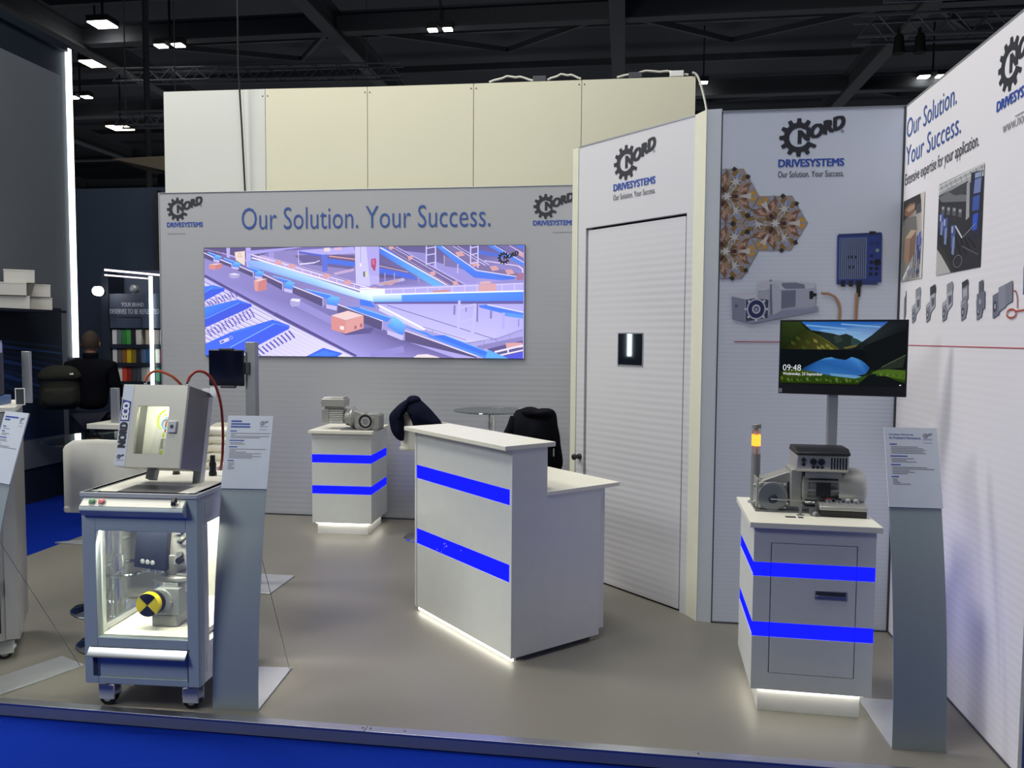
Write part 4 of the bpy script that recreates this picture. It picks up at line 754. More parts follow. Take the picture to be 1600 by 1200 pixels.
# ---------------------------------------------------------------- info stands: bent sheet, base plate, paper card
def info_stand(label, loc, rz, lines, head=None, wire=True):
    t = thing('info_stand', label, 'stand', loc, rz, 'curved info stands with a paper card')
    hw = 0.104
    prof = [(0.22*((z/1.28)**1.9), z) for z in [1.30*i/16 for i in range(17)]]
    b = B(); n = len(prof)
    def sheet(b, i0, i1, off, th, w_):
        pts = prof[i0:i1]; vs = []
        for y, z in pts: vs += [(-w_, y-off, z), (w_, y-off, z), (w_, y-off+th, z), (-w_, y-off+th, z)]
        fs = [(0,1,2,3), tuple(len(vs)-4+i for i in (3,2,1,0))]
        for i in range(len(pts)-1):
            for j in range(4): fs.append((i*4+j, i*4+(j+1) % 4, i*4+4+(j+1) % 4, i*4+4+j))
        b.add(vs, [f[::-1] for f in fs])
    sheet(b, 0, 17, 0.0, 0.004, hw); b.build('bent_panel', MT['stand_grey'], t)
    B().box(-hw, hw, 0.0, 0.46, 0.0, 0.008).build('base_plate', MT['stand_base'], t, 0.001)
    lo, hi = prof[12], prof[16]; d = Vector((0, hi[0]-lo[0], hi[1]-lo[1])); ln = d.length
    CF = frame((-hw, lo[0]-0.004, lo[1]+.004), (1, 0, 0), d)
    b = B(CF); b.box(-0.002, 0.212, 0.0, ln, -0.004, 0.001); b.build('card', MT['paper'], t)
    K = ln/0.297
    b = B(CF @ Matrix.Translation((0, 0, 0.0016))); bb = B(CF @ Matrix.Translation((0, 0, 0.0016)))
    emblem(b, 0.152, ln-0.035, 0.038); text(bb, 'DRIVESYSTEMS', 0.152, ln-0.053, 0.038, 0.0045)
    def bar(bb_, x0, x1, y, h): bb_.add([(x0, y, 0), (x1, y, 0), (x1, y+h, 0), (x0, y+h, 0)], [(0,1,2,3)])
    if head:
        for i, s_ in enumerate(head): text(bb, s_, 0.016, ln-0.036-i*0.0135, 0.0049*len(s_), 0.0095, 0.012)
    else:
        for i, l_ in enumerate(lines[0]): bar(bb, 0.016, 0.016+l_, ln-0.030-i*0.013, 0.007)
    bar(b, 0.152, 0.188, ln-0.066, 0.0018)
    y = ln-0.075
    for blk in lines[1]:
        bar(bb, 0.016, 0.016+blk[0], y, 0.0045); y -= 0.0095
        for l_ in blk[1:]: bar(b, 0.020, 0.020+l_, y, 0.0028); y -= 0.0068
        y -= 0.007
    b.build('printed_text', MT['ink_grey'], t)['kind'] = 'stuff'; bb.build('printed_heading', MT['ink_blue'], t)['kind'] = 'stuff'
    if wire: B().tube([(hw-.02, prof[9][0]+.004, prof[9][1]), (hw-.006, 0.44, 0.008)], 0.0016, 6).build('brace_wire', MT['steel_dark'], t)
    return t
L1 = ([0.05, 0.09, 0.092], [(0.03, .185, .02, .18, .14), (0.07, .06, .07), (0.04, .17, .03, .08, .15, .11, .15, .11), (0.03, .03, .03, .02, .03, .03)])
L2 = ([0.11, 0.13], [(0.03, .11, .13, .14, .13, .14), (0.07, .09, .06, .10), (0.04, .14, .17, .07, .09, .06), (0.03, .02, .02, .03, .07)])
info_stand('curved grey info stand beside the open equipment trolley', (-1.70, 3.285, 0), R(5), L1)
info_stand('curved grey info stand in front of the right display cabinet', (1.216, 3.378, 0), R(1), L2, ['Condition Monitoring', 'for Predictive Maintenance'])
info_stand('curved grey info stand cut off by the left picture edge', (-2.965, 3.245, 0), R(-24), ([0.12, 0.05], [(0.03, .06), (0.03, .07, .05), (0.06, .06, .07), (.02, .1, .17)]))

# ---------------------------------------------------------------- demo trolley with window (local: x 0..0.53, y 0..0.64)
ct = thing('equipment_trolley', 'grey trolley on castors with lit window and motor inside', 'trolley', (-2.361, 3.192, 0), R(2.8))
W, D, H, z0 = 0.530, 0.64, 0.985, 0.125
G = MT['cart_grey_bounce']  # front faces: blue bounce from the carpet is tinted into this grey
b = B()
b.box(0, 0.062, 0, 0.05, z0, H); b.box(0.478, W, 0, 0.05, z0, H); b.box(0.062, 0.478, 0, 0.03, 0.815, H); b.box(0.062, 0.478, 0, 0.03, 0.29, 0.335); b.box(0.062, 0.478, 0, 0.03, z0, 0.155)
b.build('front_frame', G, ct, 0.002)
lab(B().box(0.055, 0.475, 0.008, 0.02, 0.155, 0.287).build('drawer', G, ct, 0.002), 'low front drawer'); dw = ct.children[-1]
B().box(0.038, 0.06, -0.001, 0.003, 0.16, 0.285).build('drawer_gap', MT['dark_grey'], dw); B().box(0.476, 0.48, -0.001, 0.003, 0.15, 0.285).build('drawer_gap', MT['dark_grey'], dw)
b = B(); b.prism([(0.0, 0.268), (0.006, 0.262), (-0.03, 0.255), (-0.028, 0.262), (-0.004, 0.29), (0.004, 0.29)], 0.025, 0.478, 'x'); b.build('drawer_handle', MT['aluminium'], dw)
B().box(0.03, 0.486, -0.0012, 0, 0.288, 0.293).build('drawer_gap', MT['dark_grey'], dw)
CL = MT['cart_light']
b = B(); b.box(0.49, W, 0.05, D, 0.84, H); b.box(0.49, W, 0.05, D, z0, 0.30); b.box(0.49, W, 0.05, 0.10, 0.30, 0.84); b.box(0.49, W, D-.05, D, 0.30, 0.84); b.build('right_side', CL, ct, 0.002)
b = B(); b.box(0, 0.03, 0.05, D, 0.84, H); b.box(0, 0.03, 0.05, D, z0, 0.30); b.box(0, 0.03, 0.05, 0.09, 0.30, 0.84); b.box(0, 0.03, D-.05, D, 0.30, 0.84); b.build('left_side', CL, ct, 0.002)
b = B()
for y0, y1 in ((0.065, 0.088), (D-.09, D-.06)): b.box(0.03, 0.05, y0, y1, 0.335, 0.82)
b.box(0.03, 0.05, 0.088, D-.09, 0.335, 0.362); b.box(0.03, 0.05, 0.088, D-.09, 0.80, 0.82); b.build('window_frame', MT['aluminium'], ct, 0.001)
B().box(0.036, 0.040, 0.088, D-.09, 0.362, 0.80).build('side_pane', MT['clear_glass'], ct); B().box(0.062, 0.478, 0.034, 0.038, 0.335, 0.815).build('front_pane', MT['clear_glass'], ct)
B().box(0.03, 0.49, 0.05, D, 0.305, 0.33).build('shelf', MT['white_top'], ct); B().box(0.24, 0.49, D-.03, D, 0.33, 0.84).build('back_panel', MT['white_lam'], ct); B().box(0.0, 0.24, D-.03, D, 0.33, 0.36).build('back_rail', MT['aluminium'], ct)
B().box(0.03, 0.49, D-.03, D, z0, 0.305).build('back_panel', CL, ct); B().box(0.03, 0.49, 0.05, D, z0, z0+.02).build('floor_panel', CL, ct)
B().box(0.03, 0.49, 0.04, D, 0.90, 0.93).build('ceiling_panel', MT['white_lam'], ct)
lab(B().box(0.06, 0.46, 0.042, 0.066, 0.88, 0.898).build('inner_lamp', MT['cab_light'], ct), 'hidden strip lamp over the window'); lab(B().box(0.10, 0.46, 0.5, 0.53, 0.88, 0.898).build('inner_lamp', MT['cab_light'], ct), 'hidden strip lamp over the window')
b = B(); b.box(-0.004, W+.004, -0.004, 0.03, H-.02, H); b.box(-0.004, 0.03, 0.03, D, H-.02, H); b.box(0.50, W+.004, 0.03, D, H-.02, H); b.build('top_rim', CL, ct, 0.002)
B().box(0.03, 0.50, 0.03, D, H-.02, H-.004).build('top_plate', MT['white_top'], ct); B().box(0.14, 0.42, 0.045, 0.20, H-.004, H-.002).build('steel_inlay', MT['steel_dark'], ct)
b = B(); b.prism([(0.0, 0.958), (-0.035, 0.928), (-0.04, 0.912), (-0.012, 0.882), (0.0, 0.882)], 0.012, 0.486, 'x'); b.build('control_ledge', G, ct, 0.002)
SF = frame((0.012, -0.0005, 0.9585), (1, 0, 0), (0, 0.035, 0.030))
b = B(SF); b.box(0.004, 0.47, -0.044, -0.002, 0.0, 0.002); b.build('button_strip', MT['white_top'], ct)
for x, c in ((0.055, 'button_green'), (0.098, 'button_red')):
    o = B(SF).lathe([(0.0165, 0.002), (0.0165, 0.006), (0.014, 0.007)], (x, -0.023, 0), n=18).build('button', MT['alu_matte'], ct); lab(B(SF).lathe([(0.014, 0.006), (0.0135, 0.013), (0, 0.015)], (x, -0.023, 0), n=18).build('button_cap', MT[c], o), c.split('_')[1]+' push button')
o = B(SF).lathe([(0.0165, 0.002), (0.0165, 0.007), (0.012, 0.008)], (0.43, -0.023, 0), n=18).build('selector_switch', MT['chrome'], ct); b = B(SF); b.box(0.422, 0.438, -0.033, -0.005, 0.008, 0.028); b.build('switch_lever', MT['black_plastic'], o, 0.002)
for y0, y1, z_0, z_1 in ((0.07, 0.25, 0.875, 0.94), (0.07, 0.2, 0.17, 0.26)): B().box(W, W+.0015, y0, y1, z_0, z_1).build('side_label', MT['cart_light'], ct)
def castor(t, x, y, m_='cart_light'):
    c = B(); c.lathe([(0.034, 0.105), (0.034, 0.118), (0.020, 0.124)], (x, y, 0), n=18); c.prism([(x-.044, y-.026), (x+.03, y-.03), (x+.046, y), (x+.03, y+.03), (x-.044, y+.026)], 0.05, 0.068)
    c.box(x-.04, x+.035, y-.03, y-.022, 0.03, 0.10); c.box(x-.04, x+.035, y+.022, y+.03, 0.03, 0.10)
    c = c.build('castor', MT[m_], t, 0.006); B().cyl((x-.006, y-.019, 0.036), 0.036, 0.038, 'y', 20).build('wheel', MT['rubber'], c); B().cyl((x-.006, y-.0195, 0.036), 0.02, 0.039, 'y', 14).build('wheel_hub', MT['aluminium'], c)
for x, y in ((0.07, 0.075), (0.465, 0.075), (0.07, D-.07), (0.465, D-.07)): castor(ct, x, y)

def inner_light(parent, loc, size, power, sy):
    l = bpy.data.lights.new('inner_lamp_light', 'AREA'); l.energy = power; l.color = (1.0, 0.93, 0.76); l.shape = 'RECTANGLE'; l.size = size; l.size_y = sy
    o = bpy.data.objects.new('inner_lamp_light', l); COL.objects.link(o); o.parent = parent; o.location = loc
inner_light(ct, (0.26, 0.0525, 0.876), 0.38, 5, 0.02); inner_light(ct, (0.28, 0.515, 0.876), 0.34, 5.5, 0.025)
# motor inside the trolley
im = thing('gear_motor', 'upright drive with dark control panel and yellow-black disc inside trolley', 'motor', (-2.075, 3.445, 0.332), R(2.8))
B().box(-0.075, 0.045, -0.075, 0.04, 0, 0.052).build('base_block', MT['cast_grey'], im, 0.002)
b = B(); b.lathe([(0.030, -0.105), (0.052, -0.105), (0.054, -0.092), (0.054, -0.085), (0.03, -0.08)], (-0.055, 0, 0.118), 'y', 28); b.build('hub', MT['black_plastic'], im)
dk = B().cyl((-0.062, -0.135, 0.118), 0.054, 0.030, 'y', 32).build('marker_disc', MT['yellow'], im)
b = B()
for a0 in (45, 225):
    b.add([(-0.062, -0.1356, 0.118)]+[(-0.062+.0535*math.cos(R(a0+a)), -0.1356, 0.118+.0535*math.sin(R(a0+a))) for a in range(0, 91, 15)], [(0, i, i+1) for i in range(1, 7)])
lab(b.build('black_quarters', MT['black_plastic'], dk), 'black quarters of the disc')
b = B(); b.box(-0.05, 0.06, -0.08, 0.06, 0.055, 0.18); b.box(-0.03, 0.045, -0.06, 0.05, 0.05, 0.20); b.lathe([(0.058, -0.086), (0.062, -0.08), (0.062, -0.06)], (-0.03, 0, 0.118), 'y', 26)
for a in range(0, 360, 60): b.cyl((-0.03+.055*math.cos(R(a)), -0.088, 0.118+.055*math.sin(R(a))), 0.006, 0.008, 'y', 8)
b.build('gearbox', MT['cast_dark'], im, 0.003)
b = B(); b.lathe([(0.06, 0.17), (0.06, 0.20), (0.072, 0.206), (0.072, 0.222), (0.066, 0.228)], (0.03, 0.01, 0), n=28); b.box(-0.08, 0.03, -0.05, 0.05, 0.20, 0.225); b.lathe([(0.04, 0.222), (0.055, 0.25), (0.07, 0.29), (0.075, 0.33)], (-0.005, 0.01, 0), n=28); b.build('flange', MT['cast_grey'], im, 0.002)
b = B(); b.cyl((0.07, 0.02, 0.155), 0.062, 0.075, n=28); b.lathe([(0.066, 0.228), (0.068, 0.234), (0.066, 0.24)], (0.07, 0.02, 0), n=28); b.build('brake_housing', MT['motor_silver'], im)
b = B(); b.box(-0.12, 0.085, -0.055, 0.07, 0.285, 0.47); b.build('inverter_housing', MT['motor_silver'], im, 0.004)
b = B(); b.add([(-0.165, -0.062, 0.272), (0.0, -0.088, 0.262), (0.02, -0.092, 0.47), (-0.145, -0.062, 0.47), (-0.165, -0.05, 0.272), (0.0, -0.055, 0.262), (0.02, -0.055, 0.47), (-0.145, -0.05, 0.47)], [(0,1,2,3),(7,6,5,4),(0,4,5,1),(1,5,6,2),(2,6,7,3),(3,7,4,0)])
fp = b.build('control_panel', MT['inverter_blue'], im, 0, 15)
PF = frame((-0.165, -0.0625, 0.272), (0.165, -0.026, -0.010), (0.02, 0, 0.198)) @ Matrix.Translation((0, 0, 0.0012))
b = B(PF); emblem(b, 0.07, 0.135, 0.034); text(b, 'DRIVESYSTEMS', 0.066, 0.112, 0.036, 0.004)
for x in (0.045, 0.072, 0.099): b.lathe([(0.008, 0.0), (0.012, 0.0005), (0.011, 0.001)], (x, 0.032, 0), n=16)
b.build('panel_marks', MT['cast_dark'], fp)
b = B()
for x, z, r in ((0.06, 0.34, .013), (0.06, 0.40, .011), (0.045, 0.44, .011), (0.062, 0.445, .012)): b.cyl((x, -0.075, z), r, 0.022, 'y', 12)
b.build('cable_plug', MT['steel_dark'], im); B().cyl((0.06, -0.078, 0.31), 0.016, 0.024, 'y', 14).build('cable_plug', MT['black_plastic'], im)
B().tube(curve([(0.06, -0.075, 0.40), (0.09, -0.085, 0.41), (0.108, -0.075, 0.44), (0.108, -0.05, 0.50), (0.105, -0.02, 0.56)]), 0.006, 8).build('black_cable', MT['rubber'], im); B().tube([(0.062, -0.075, 0.445), (0.08, -0.085, 0.455), (0.1, -0.07, 0.475), (0.10, -0.03, 0.56)], 0.004, 8).build('red_cable', MT['cable_red'], im)

# control cabinet leaning on top of the trolley
TL = R(14)
ec = thing('control_cabinet', 'steel control cabinet with lit window tilted back on trolley', 'cabinet', (-2.124, 3.31, 1.082), R(1.0))
ec.rotation_euler = (-TL, 0, R(1.0))
w2, h2, d2 = 0.156, 0.378, 0.205
S_ = MT['steel']
wx0, wx1, wz0, wz1 = -0.074, 0.078, 0.060, 0.280
b = B(); b.box(-w2, -w2+.006, 0.018, d2, 0, h2); b.box(w2-.006, w2, 0.018, d2, 0, h2); b.box(-w2+.006, w2-.006, 0.018, d2, 0, .006); b.box(-w2+.006, w2-.006, 0.018, d2, h2-.006, h2); b.build('body', MT['steel_dark'], ec, 0.001)
B().box(-w2+.006, w2-.006, d2-.006, d2, 0.006, h2-.006).build('back_plate', MT['white_lam'], ec)
b = B(); b.box(-w2, wx0, 0, 0.016, 0, h2); b.box(wx1, w2, 0, 0.016, 0, h2); b.box(wx0, wx1, 0, 0.016, 0, wz0); b.box(wx0, wx1, 0, 0.016, wz1, h2); dr_ = b.build('door', S_, ec)
B().box(wx0, wx1, 0.010, 0.013, wz0, wz1).build('window_pane', MT['clear_glass'], dr_)
b = B(); b.box(0.086, 0.126, -0.010, 0, 0.158, 0.212); lk = b.build('door_lock', MT['cart_light'], dr_, 0.003); B().lathe([(0.009, -0.0105), (0.008, -0.0115), (0, -0.0115)], (0.106, 0, 0.186), 'y', 12).build('key_slot', MT['dark_grey'], lk); 
lab(B().box(-w2+.001, -w2+.052, -0.0012, 0, 0.004, h2-.004).build('sticker', MT['paper'], dr_), 'white vertical sticker with dark lettering')
SV = frame((-w2+.046, -0.0022, 0.0), (0, 0, 1), (-1, 0, 0))     # text reads upward
b = B(SV); text(b, 'NORD', 0.085, 0.003, 0.118, 0.036, 0.10)
b.build('sticker_lettering', MT['ink_dark'], dr_)
b = B(SV); b.add([(0.207, -0.001, -0.0004), (0.298, -0.001, -0.0004), (0.308, 0.042, -0.0004), (0.207, 0.042, -0.0004)], [(0,1,2,3)]); b.build('blue_field', MT['label_blue'], dr_)
b = B(SV @ Matrix.Translation((0, 0, 0.0008))); text(b, 'ECO', 0.213, 0.005, 0.082, 0.031, 0.10); b.build('sticker_lettering', MT['ink_white'], dr_)
b = B(frame((-w2+.008, -0.0022, 0.045), (1, 0, 0), (0, 0, 1))); emblem(b, 0, 0, 0.036); text(b, 'DRIVESYSTEMS', 0, -0.018, 0.036, 0.004); b.build('sticker_emblem', MT['ink_dark'], dr_)
# inside: lamp, rails, terminals, wires
inner_light(ec, (0, 0.05, h2-.025), 0.24, 1.0, 0.03)
lab(B().box(-0.12, 0.12, 0.03, 0.045, h2-.022, h2-.008).build('inner_lamp', MT['cab_light'], ec), 'hidden lamp inside the control cabinet')
for z, hh in ((0.262, .026), (0.165, .038), (0.082, .034)):
    o = B().box(-0.035, 0.11, 0.15, 0.199, z-hh/2, z+hh/2).build('terminal_row', MT['white_gloss'], ec, 0.002)
    for k in range(6): B().box(-0.028+k*.022, -0.020+k*.022, 0.147, 0.15, z-hh/4, z+hh/4).build('terminal', MT['dark_grey' if k % 2 else 'wire_green'], o)
def arc(cx, cz, r, a0, a1, y): return [(cx+r*math.cos(R(a0+(a1-a0)*i/12)), y, cz+r*math.sin(R(a0+(a1-a0)*i/12))) for i in range(13)]
for r, mm in ((0.028, 'wire_green'), (0.022, 'wire_green'), (0.016, 'wire_blue')): B().tube(arc(0.058, 0.212, r, 60, 400, 0.12-r), 0.0042, 6).build('wire', MT[mm], ec)
B().tube(arc(0.012, 0.212, 0.024, 90, 340, 0.11), 0.0042, 6).build('wire', MT['wire_blue'], ec); B().tube(arc(0.02, 0.228, 0.05, 110, 235, 0.10), 0.0042, 6).build('wire', MT['wire_green'], ec)
B().tube([(-0.01, 0.14, 0.235), (0.0, 0.12, 0.20), (-0.005, 0.13, 0.175)], 0.003, 6).build('wire', MT['cable_red'], ec); B().tube([(0.02, 0.14, 0.14), (0.025, 0.12, 0.125), (0.05, 0.14, 0.11)], 0.003, 6).build('wire', MT['cable_red'], ec)
for sx in (-1, 1):
    x = -0.07 if sx < 0 else 0.135
    b = B(); b.bar((x, d2+.02, 0.40 if sx > 0 else 0.3), (x, d2-.035 if sx < 0 else d2+.02, -0.045 if sx < 0 else -0.052), 0.04); b.build('support_leg', MT['cart_light'], ec, 0.002)
for x in (-0.09, 0.12): B().lathe([(0.010, h2), (0.010, h2+.012), (0.0075, h2+.014), (0.0075, h2+.026)], (x, 0.06, 0), n=12).build('cable_gland', MT['chrome'], ec)
b = B(); b.tube(curve([(-0.09, 0.06, h2+.02), (-0.085, 0.06, h2+.05), (-0.06, 0.075, h2+.078), (-0.02, 0.10, h2+.075), (0.02, 0.13, h2+.05), (0.04, 0.19, h2+.0), (0.045, d2+.03, h2-.1), (0.045, d2+.02, 0.06)]), 0.0065, 8); lab(b.build('orange_cable', MT['cable_orange'], ec), 'orange cable arching over the cabinet')
b = B(); b.tube(curve([(0.12, 0.06, h2+.02), (0.125, 0.062, h2+.05), (0.15, 0.075, h2+.08), (0.185, 0.10, h2+.075), (0.212, 0.14, h2+.03), (0.222, 0.20, h2-.06), (0.222, 0.245, h2-.18), (0.212, 0.285, 0.08), (0.19, 0.322, 0.02)]), 0.0065, 8); lab(b.build('red_cable', MT['cable_red'], ec), 'red cable looping down to the plug')
b = B(); b.box(0.155, 0.19, d2+.0, d2+.003, h2-.02, h2+.03); b.build('bracket', MT['alu_matte'], ec)
for x, y, h in ((-2.017, 3.70, 0.10), (-2.215, 3.705, 0.022)):
    o = B().lathe([(0.019, 0), (0.019, h*.15), (0.016, h*.2), (0.017, h*.6), (0.012, h*.7), (0.012, h)], n=16).build('cable_plug', MT['black_plastic']); o.location = (x, y, 0.982)
    tag(o, 'tall black plug under red cable on trolley top' if h > .05 else 'low black socket on trolley top behind the cabinet leg', 'plug')
    if h > .05: B().box(-0.016, -0.006, -0.0205, -0.017, 0.03, 0.045).build('label_tag', MT['paper'], o)

# ---------------------------------------------------------------- bar stools, glass tables, jackets
def bar_stool(label, loc, rz, ring=True):
    """local: sitter faces -y; smooth shell behind and at the sides"""
    t = thing('bar_stool', label, 'stool', loc, rz, 'white leather bar stools')
    B().lathe([(0.0, 0.0), (0.215, 0.0), (0.218, 0.006), (0.205, 0.014), (0.10, 0.026), (0.045, 0.05), (0.034, 0.085), (0.0, 0.085)], n=40).build('base', MT['chrome'], t)
    B().lathe([(0.030, 0.08), (0.030, 0.48), (0.020, 0.485), (0.020, 0.75)], n=24).build('column', MT['chrome'], t)
    b = B(); b.tube([(0.15*math.cos(R(a)), -0.08+0.15*math.sin(R(a)), 0.38) for a in range(0, 360, 12)], 0.011, 8, True); b.tube([(0, 0.0, 0.38), (0, 0.07, 0.38)], 0.011, 8); b.lathe([(0.036, 0.36), (0.036, 0.40)], n=20); b.build('footrest', MT['chrome'], t)
    b = B(); b.prism([(-.18, -.20), (.18, -.20), (.20, -.16), (.20, .16), (.18, .20), (-.18, .20), (-.20, .16), (-.20, -.16)], 0.75, 0.785); b.build('seat_pan', MT['leather_white'], t, 0.01)
    for k in range(5): B().box(-.165, .165, -.205+k*.075, -.132+k*.075, 0.785, 0.85).build('seat_cushion', MT['leather_white'], t, 0.018)
    path = [(-.202, -.19), (-.206, 0.0), (-.206, .13), (-.185, .185), (-.13, .205), (0, .212), (.13, .205), (.185, .185), (.206, .13), (.206, 0.0), (.202, -.19)]
    n = len(path); b = B(); top = [.93, .96, 1.03, 1.10, 1.13, 1.135, 1.13, 1.10, 1.03, .96, .93]
    vs = []
    for i, (x, y) in enumerate(path):
        nx, ny = (x*.86, y*.86); 
        vs += [(x, y, .765), (x, y, top[i]-.02), (x*.96, y*.96, top[i]), (nx, ny, top[i]), (nx, ny, .765)]
    fs = [tuple(range(5))]
    for i in range(n-1):
        for j in range(5): fs.append((i*5+j, i*5+(j+1) % 5, (i+1)*5+(j+1) % 5, (i+1)*5+j))
    fs.append(tuple((n-1)*5+j for j in (4, 3, 2, 1, 0)))
    b.add(vs, [f[::-1] for f in fs]); b.build('shell', MT['leather_white'], t, 0, 50)
    for k in range(5):
        b = B(); z = 0.875+k*.052; b.tube([(-.145, .10, z), (-.125, .15, z), (-.06, .168, z), (.06, .168, z), (.125, .15, z), (.145, .10, z)], 0.027, 10)
        b.build('back_padding', MT['leather_white'], t, 0, 60)
    return t
bar_stool('white leather bar stool turned away, left of the equipment trolley', (-2.715, 3.965, 0), R(187))
bar_stool('white padded bar stool showing its ribbed backrest behind the equipment trolley', (-2.44, 4.46, 0), R(-12))
bar_stool('white bar stool under the navy jacket beside the far cabinet', (-1.585, 6.44, 0), R(84))
bs = bar_stool('white bar stool under the black jacket near the door wall', (-0.695, 6.27, 0), R(180)); bs.scale = (.78, .95, 1)
def glass_table(label, loc, r, h):
    t = thing('bar_table', label, 'table', loc, 0, 'round glass bar tables')
    B().lathe([(0.0, 0.0), (0.23, 0.0), (0.234, 0.006), (0.22, 0.014), (0.11, 0.028), (0.05, 0.055), (0.036, 0.10), (0, 0.10)], n=40).build('base', MT['chrome'], t)
    B().lathe([(0.034, 0.09), (0.034, h-.03)], n=24).build('column', MT['chrome'], t); B().cyl((0, 0, h-.03), 0.09, 0.02, n=28).build('top_mount', MT['chrome'], t)
    B().lathe([(0, h-.0105), (r-.004, h-.0105), (r, h-.006), (r-.002, h), (0, h)], n=56).build('glass_top', MT['smoke_glass'], t)
glass_table('round glass bar table behind the white stool at left', (-3.10, 4.46, 0), 0.36, 1.05)
glass_table('round glass bar table before back wall behind the counter', (-1.085, 6.55, 0), 0.32, 1.07)

def cloth(b, outline, y, depth, amp, seed):
    rr_ = random.Random(seed); ph = [rr_.uniform(0, 6) for _ in range(4)]
    b.puff(outline, y, depth, 7, 0.45)
    b.v = [(x+amp*.4*math.sin(z*40+ph[0]), yy+amp*math.sin(x*38+z*14+ph[1])+amp*.6*math.sin(z*30-x*22+ph[2]), z) for x, yy, z in b.v]
    return b
def dense(pts, k=3):
    """closed Catmull-Rom outline"""
    o = []; n = len(pts)
    for i in range(n):
        p0, p1, p2, p3 = (pts[(i+j-1) % n] for j in range(4))
        for s in range(k):
            u = s/k; o.append(tuple(0.5*((2*p1[c])+(-p0[c]+p2[c])*u+(2*p0[c]-5*p1[c]+4*p2[c]-p3[c])*u*u+(-p0[c]+3*p1[c]-3*p2[c]+p3[c])*u**3) for c in (0, 1)))
    return o
jk = thing('navy_jacket', 'navy padded jacket hung over white stool beside the far cabinet', 'jacket', (-1.66, 6.2, 0))
def J1(*px): return dense([((x-648)*0.00505, 1.195-(y-619)*0.00505) for x, y in px])
cloth(B(), J1((627, 641), (634, 626), (643, 619), (652, 621), (663, 630), (678, 645), (691, 661), (686, 667), (664, 668), (648, 672), (644, 664), (640, 652), (634, 642)), 0.06, 0.11, 0.006, 1).build('body', MT['navy_cloth'], jk, 0, 70, 1)
cloth(B(), J1((640, 622), (628, 628), (616, 639), (608, 650), (609, 665), (614, 678), (622, 688), (631, 689), (632, 672), (630, 655), (629, 644), (640, 634)), 0.0, 0.075, 0.006, 2).build('sleeve', MT['navy_cloth'], jk, 0, 70, 1)
cloth(B(), J1((634, 625), (640, 618), (652, 618), (658, 624), (652, 631), (640, 632)), 0.04, 0.07, 0.004, 3).build('collar', MT['navy_cloth'], jk, 0, 70, 1)
jk = thing('black_jacket', 'black jacket draped over the stool back near the door wall', 'jacket', (-0.66, 5.78, 0))
def J2(*px): return dense([((x-832)*0.0051, 1.162-(y-637)*0.00472) for x, y in px])
cloth(B(), J2((806, 643), (818, 639), (830, 640), (842, 639), (856, 639), (864, 645), (868, 665), (872, 695), (875, 735), (850, 742), (815, 740), (793, 735), (788, 690), (797, 668), (801, 652)), 0.10, 0.22, 0.007, 4).build('body', MT['black_cloth'], jk, 0, 70, 1)
cloth(B(), J2((815, 641), (824, 636), (834, 638), (846, 641), (856, 638), (864, 643), (858, 652), (838, 652), (820, 650)), 0.04, 0.14, 0.004, 5).build('collar', MT['black_cloth'], jk, 0, 70, 1)
cloth(B(), J2((803, 648), (797, 662), (790, 680), (784, 710), (786, 736), (798, 738), (806, 700), (812, 664)), -0.02, 0.07, 0.006, 6).build('sleeve', MT['black_cloth'], jk, 0, 70, 1)
b = B(); b.box(0.168, 0.176, -0.128, -0.118, 0.83, 0.885); b.build('zip_pull', MT['alu_matte'], jk)

# ---------------------------------------------------------------- tablet on its post
tp = thing('tablet_post', 'grey square post behind the trolley carrying a black tablet', 'post', (-2.452, 5.03, 0))
B().box(-0.034, 0.034, -0.03, 0.03, 0.008, 1.633).build('post', MT['alu_matte'], tp, 0.004); B().box(-0.0342, -0.030, -0.012, 0.012, 0.02, 1.62).build('groove', MT['dark_grey'], tp); B().box(-0.2, 0.2, -0.2, 0.2, 0, 0.008).build('base_plate', MT['stand_base'], tp, 0.002)
tb = thing('tablet', 'black tablet screen in a holder on the square post', 'tablet', (-2.60, 4.975, 1.46), R(0))
B().box(-0.125, 0.122, -0.012, 0.008, -0.118, 0.122).build('body', MT['black_plastic'], tb, 0.008); B().box(-0.118, 0.115, -0.0135, -0.012, -0.110, 0.115).build('screen', mat('screen_black', '#0a0d24', 0.12, noise=0.1, scale=4), tb)
b = B(); b.box(-0.04, 0.06, -0.018, 0.012, -0.132, -0.116); b.box(-0.05, 0.05, -0.016, 0.012, 0.119, 0.13); b.box(-0.03, 0.15, 0.008, 0.03, -0.04, 0.04); b.build('holder', MT['dark_grey'], tb, 0.003)

# ---------------------------------------------------------------- tall cabinet at the left edge (turned 35 degrees)
tc = thing('equipment_cabinet', 'tall grey equipment cabinet on castors cut off by left edge', 'cabinet', (-3.045, 3.63, 0), R(35))
b = B(); b.box(-0.62, 0, 0, 0.5, 0.115, 1.285); b.build('body', MT['cabinet_grey'], tc, 0.003)
b = B(); b.box(-0.62, -0.075, -0.004, 0, 1.12, 1.27); b.box(-0.62, -0.075, -0.004, 0, 0.64, 1.105); b.build('upper_panel', MT['cabinet_grey'], tc, 0.001)
B().box(-0.062, -0.002, -0.007, 0, 0.12, 1.28).build('corner_profile', MT['cabinet_grey'], tc, 0.003)
d = B().box(-0.60, -0.09, -0.012, 0, 0.17, 0.60).build('door', MT['cabinet_grey'], tc, 0.003); B().box(-0.55, -0.15, -0.0145, -0.012, 0.215, 0.555).build('door_infill', MT['white_gloss'], d); B().box(-0.092, -0.082, -0.004, 0.0005, 0.16, 0.61).build('door_gap', MT['black_gap'], d)
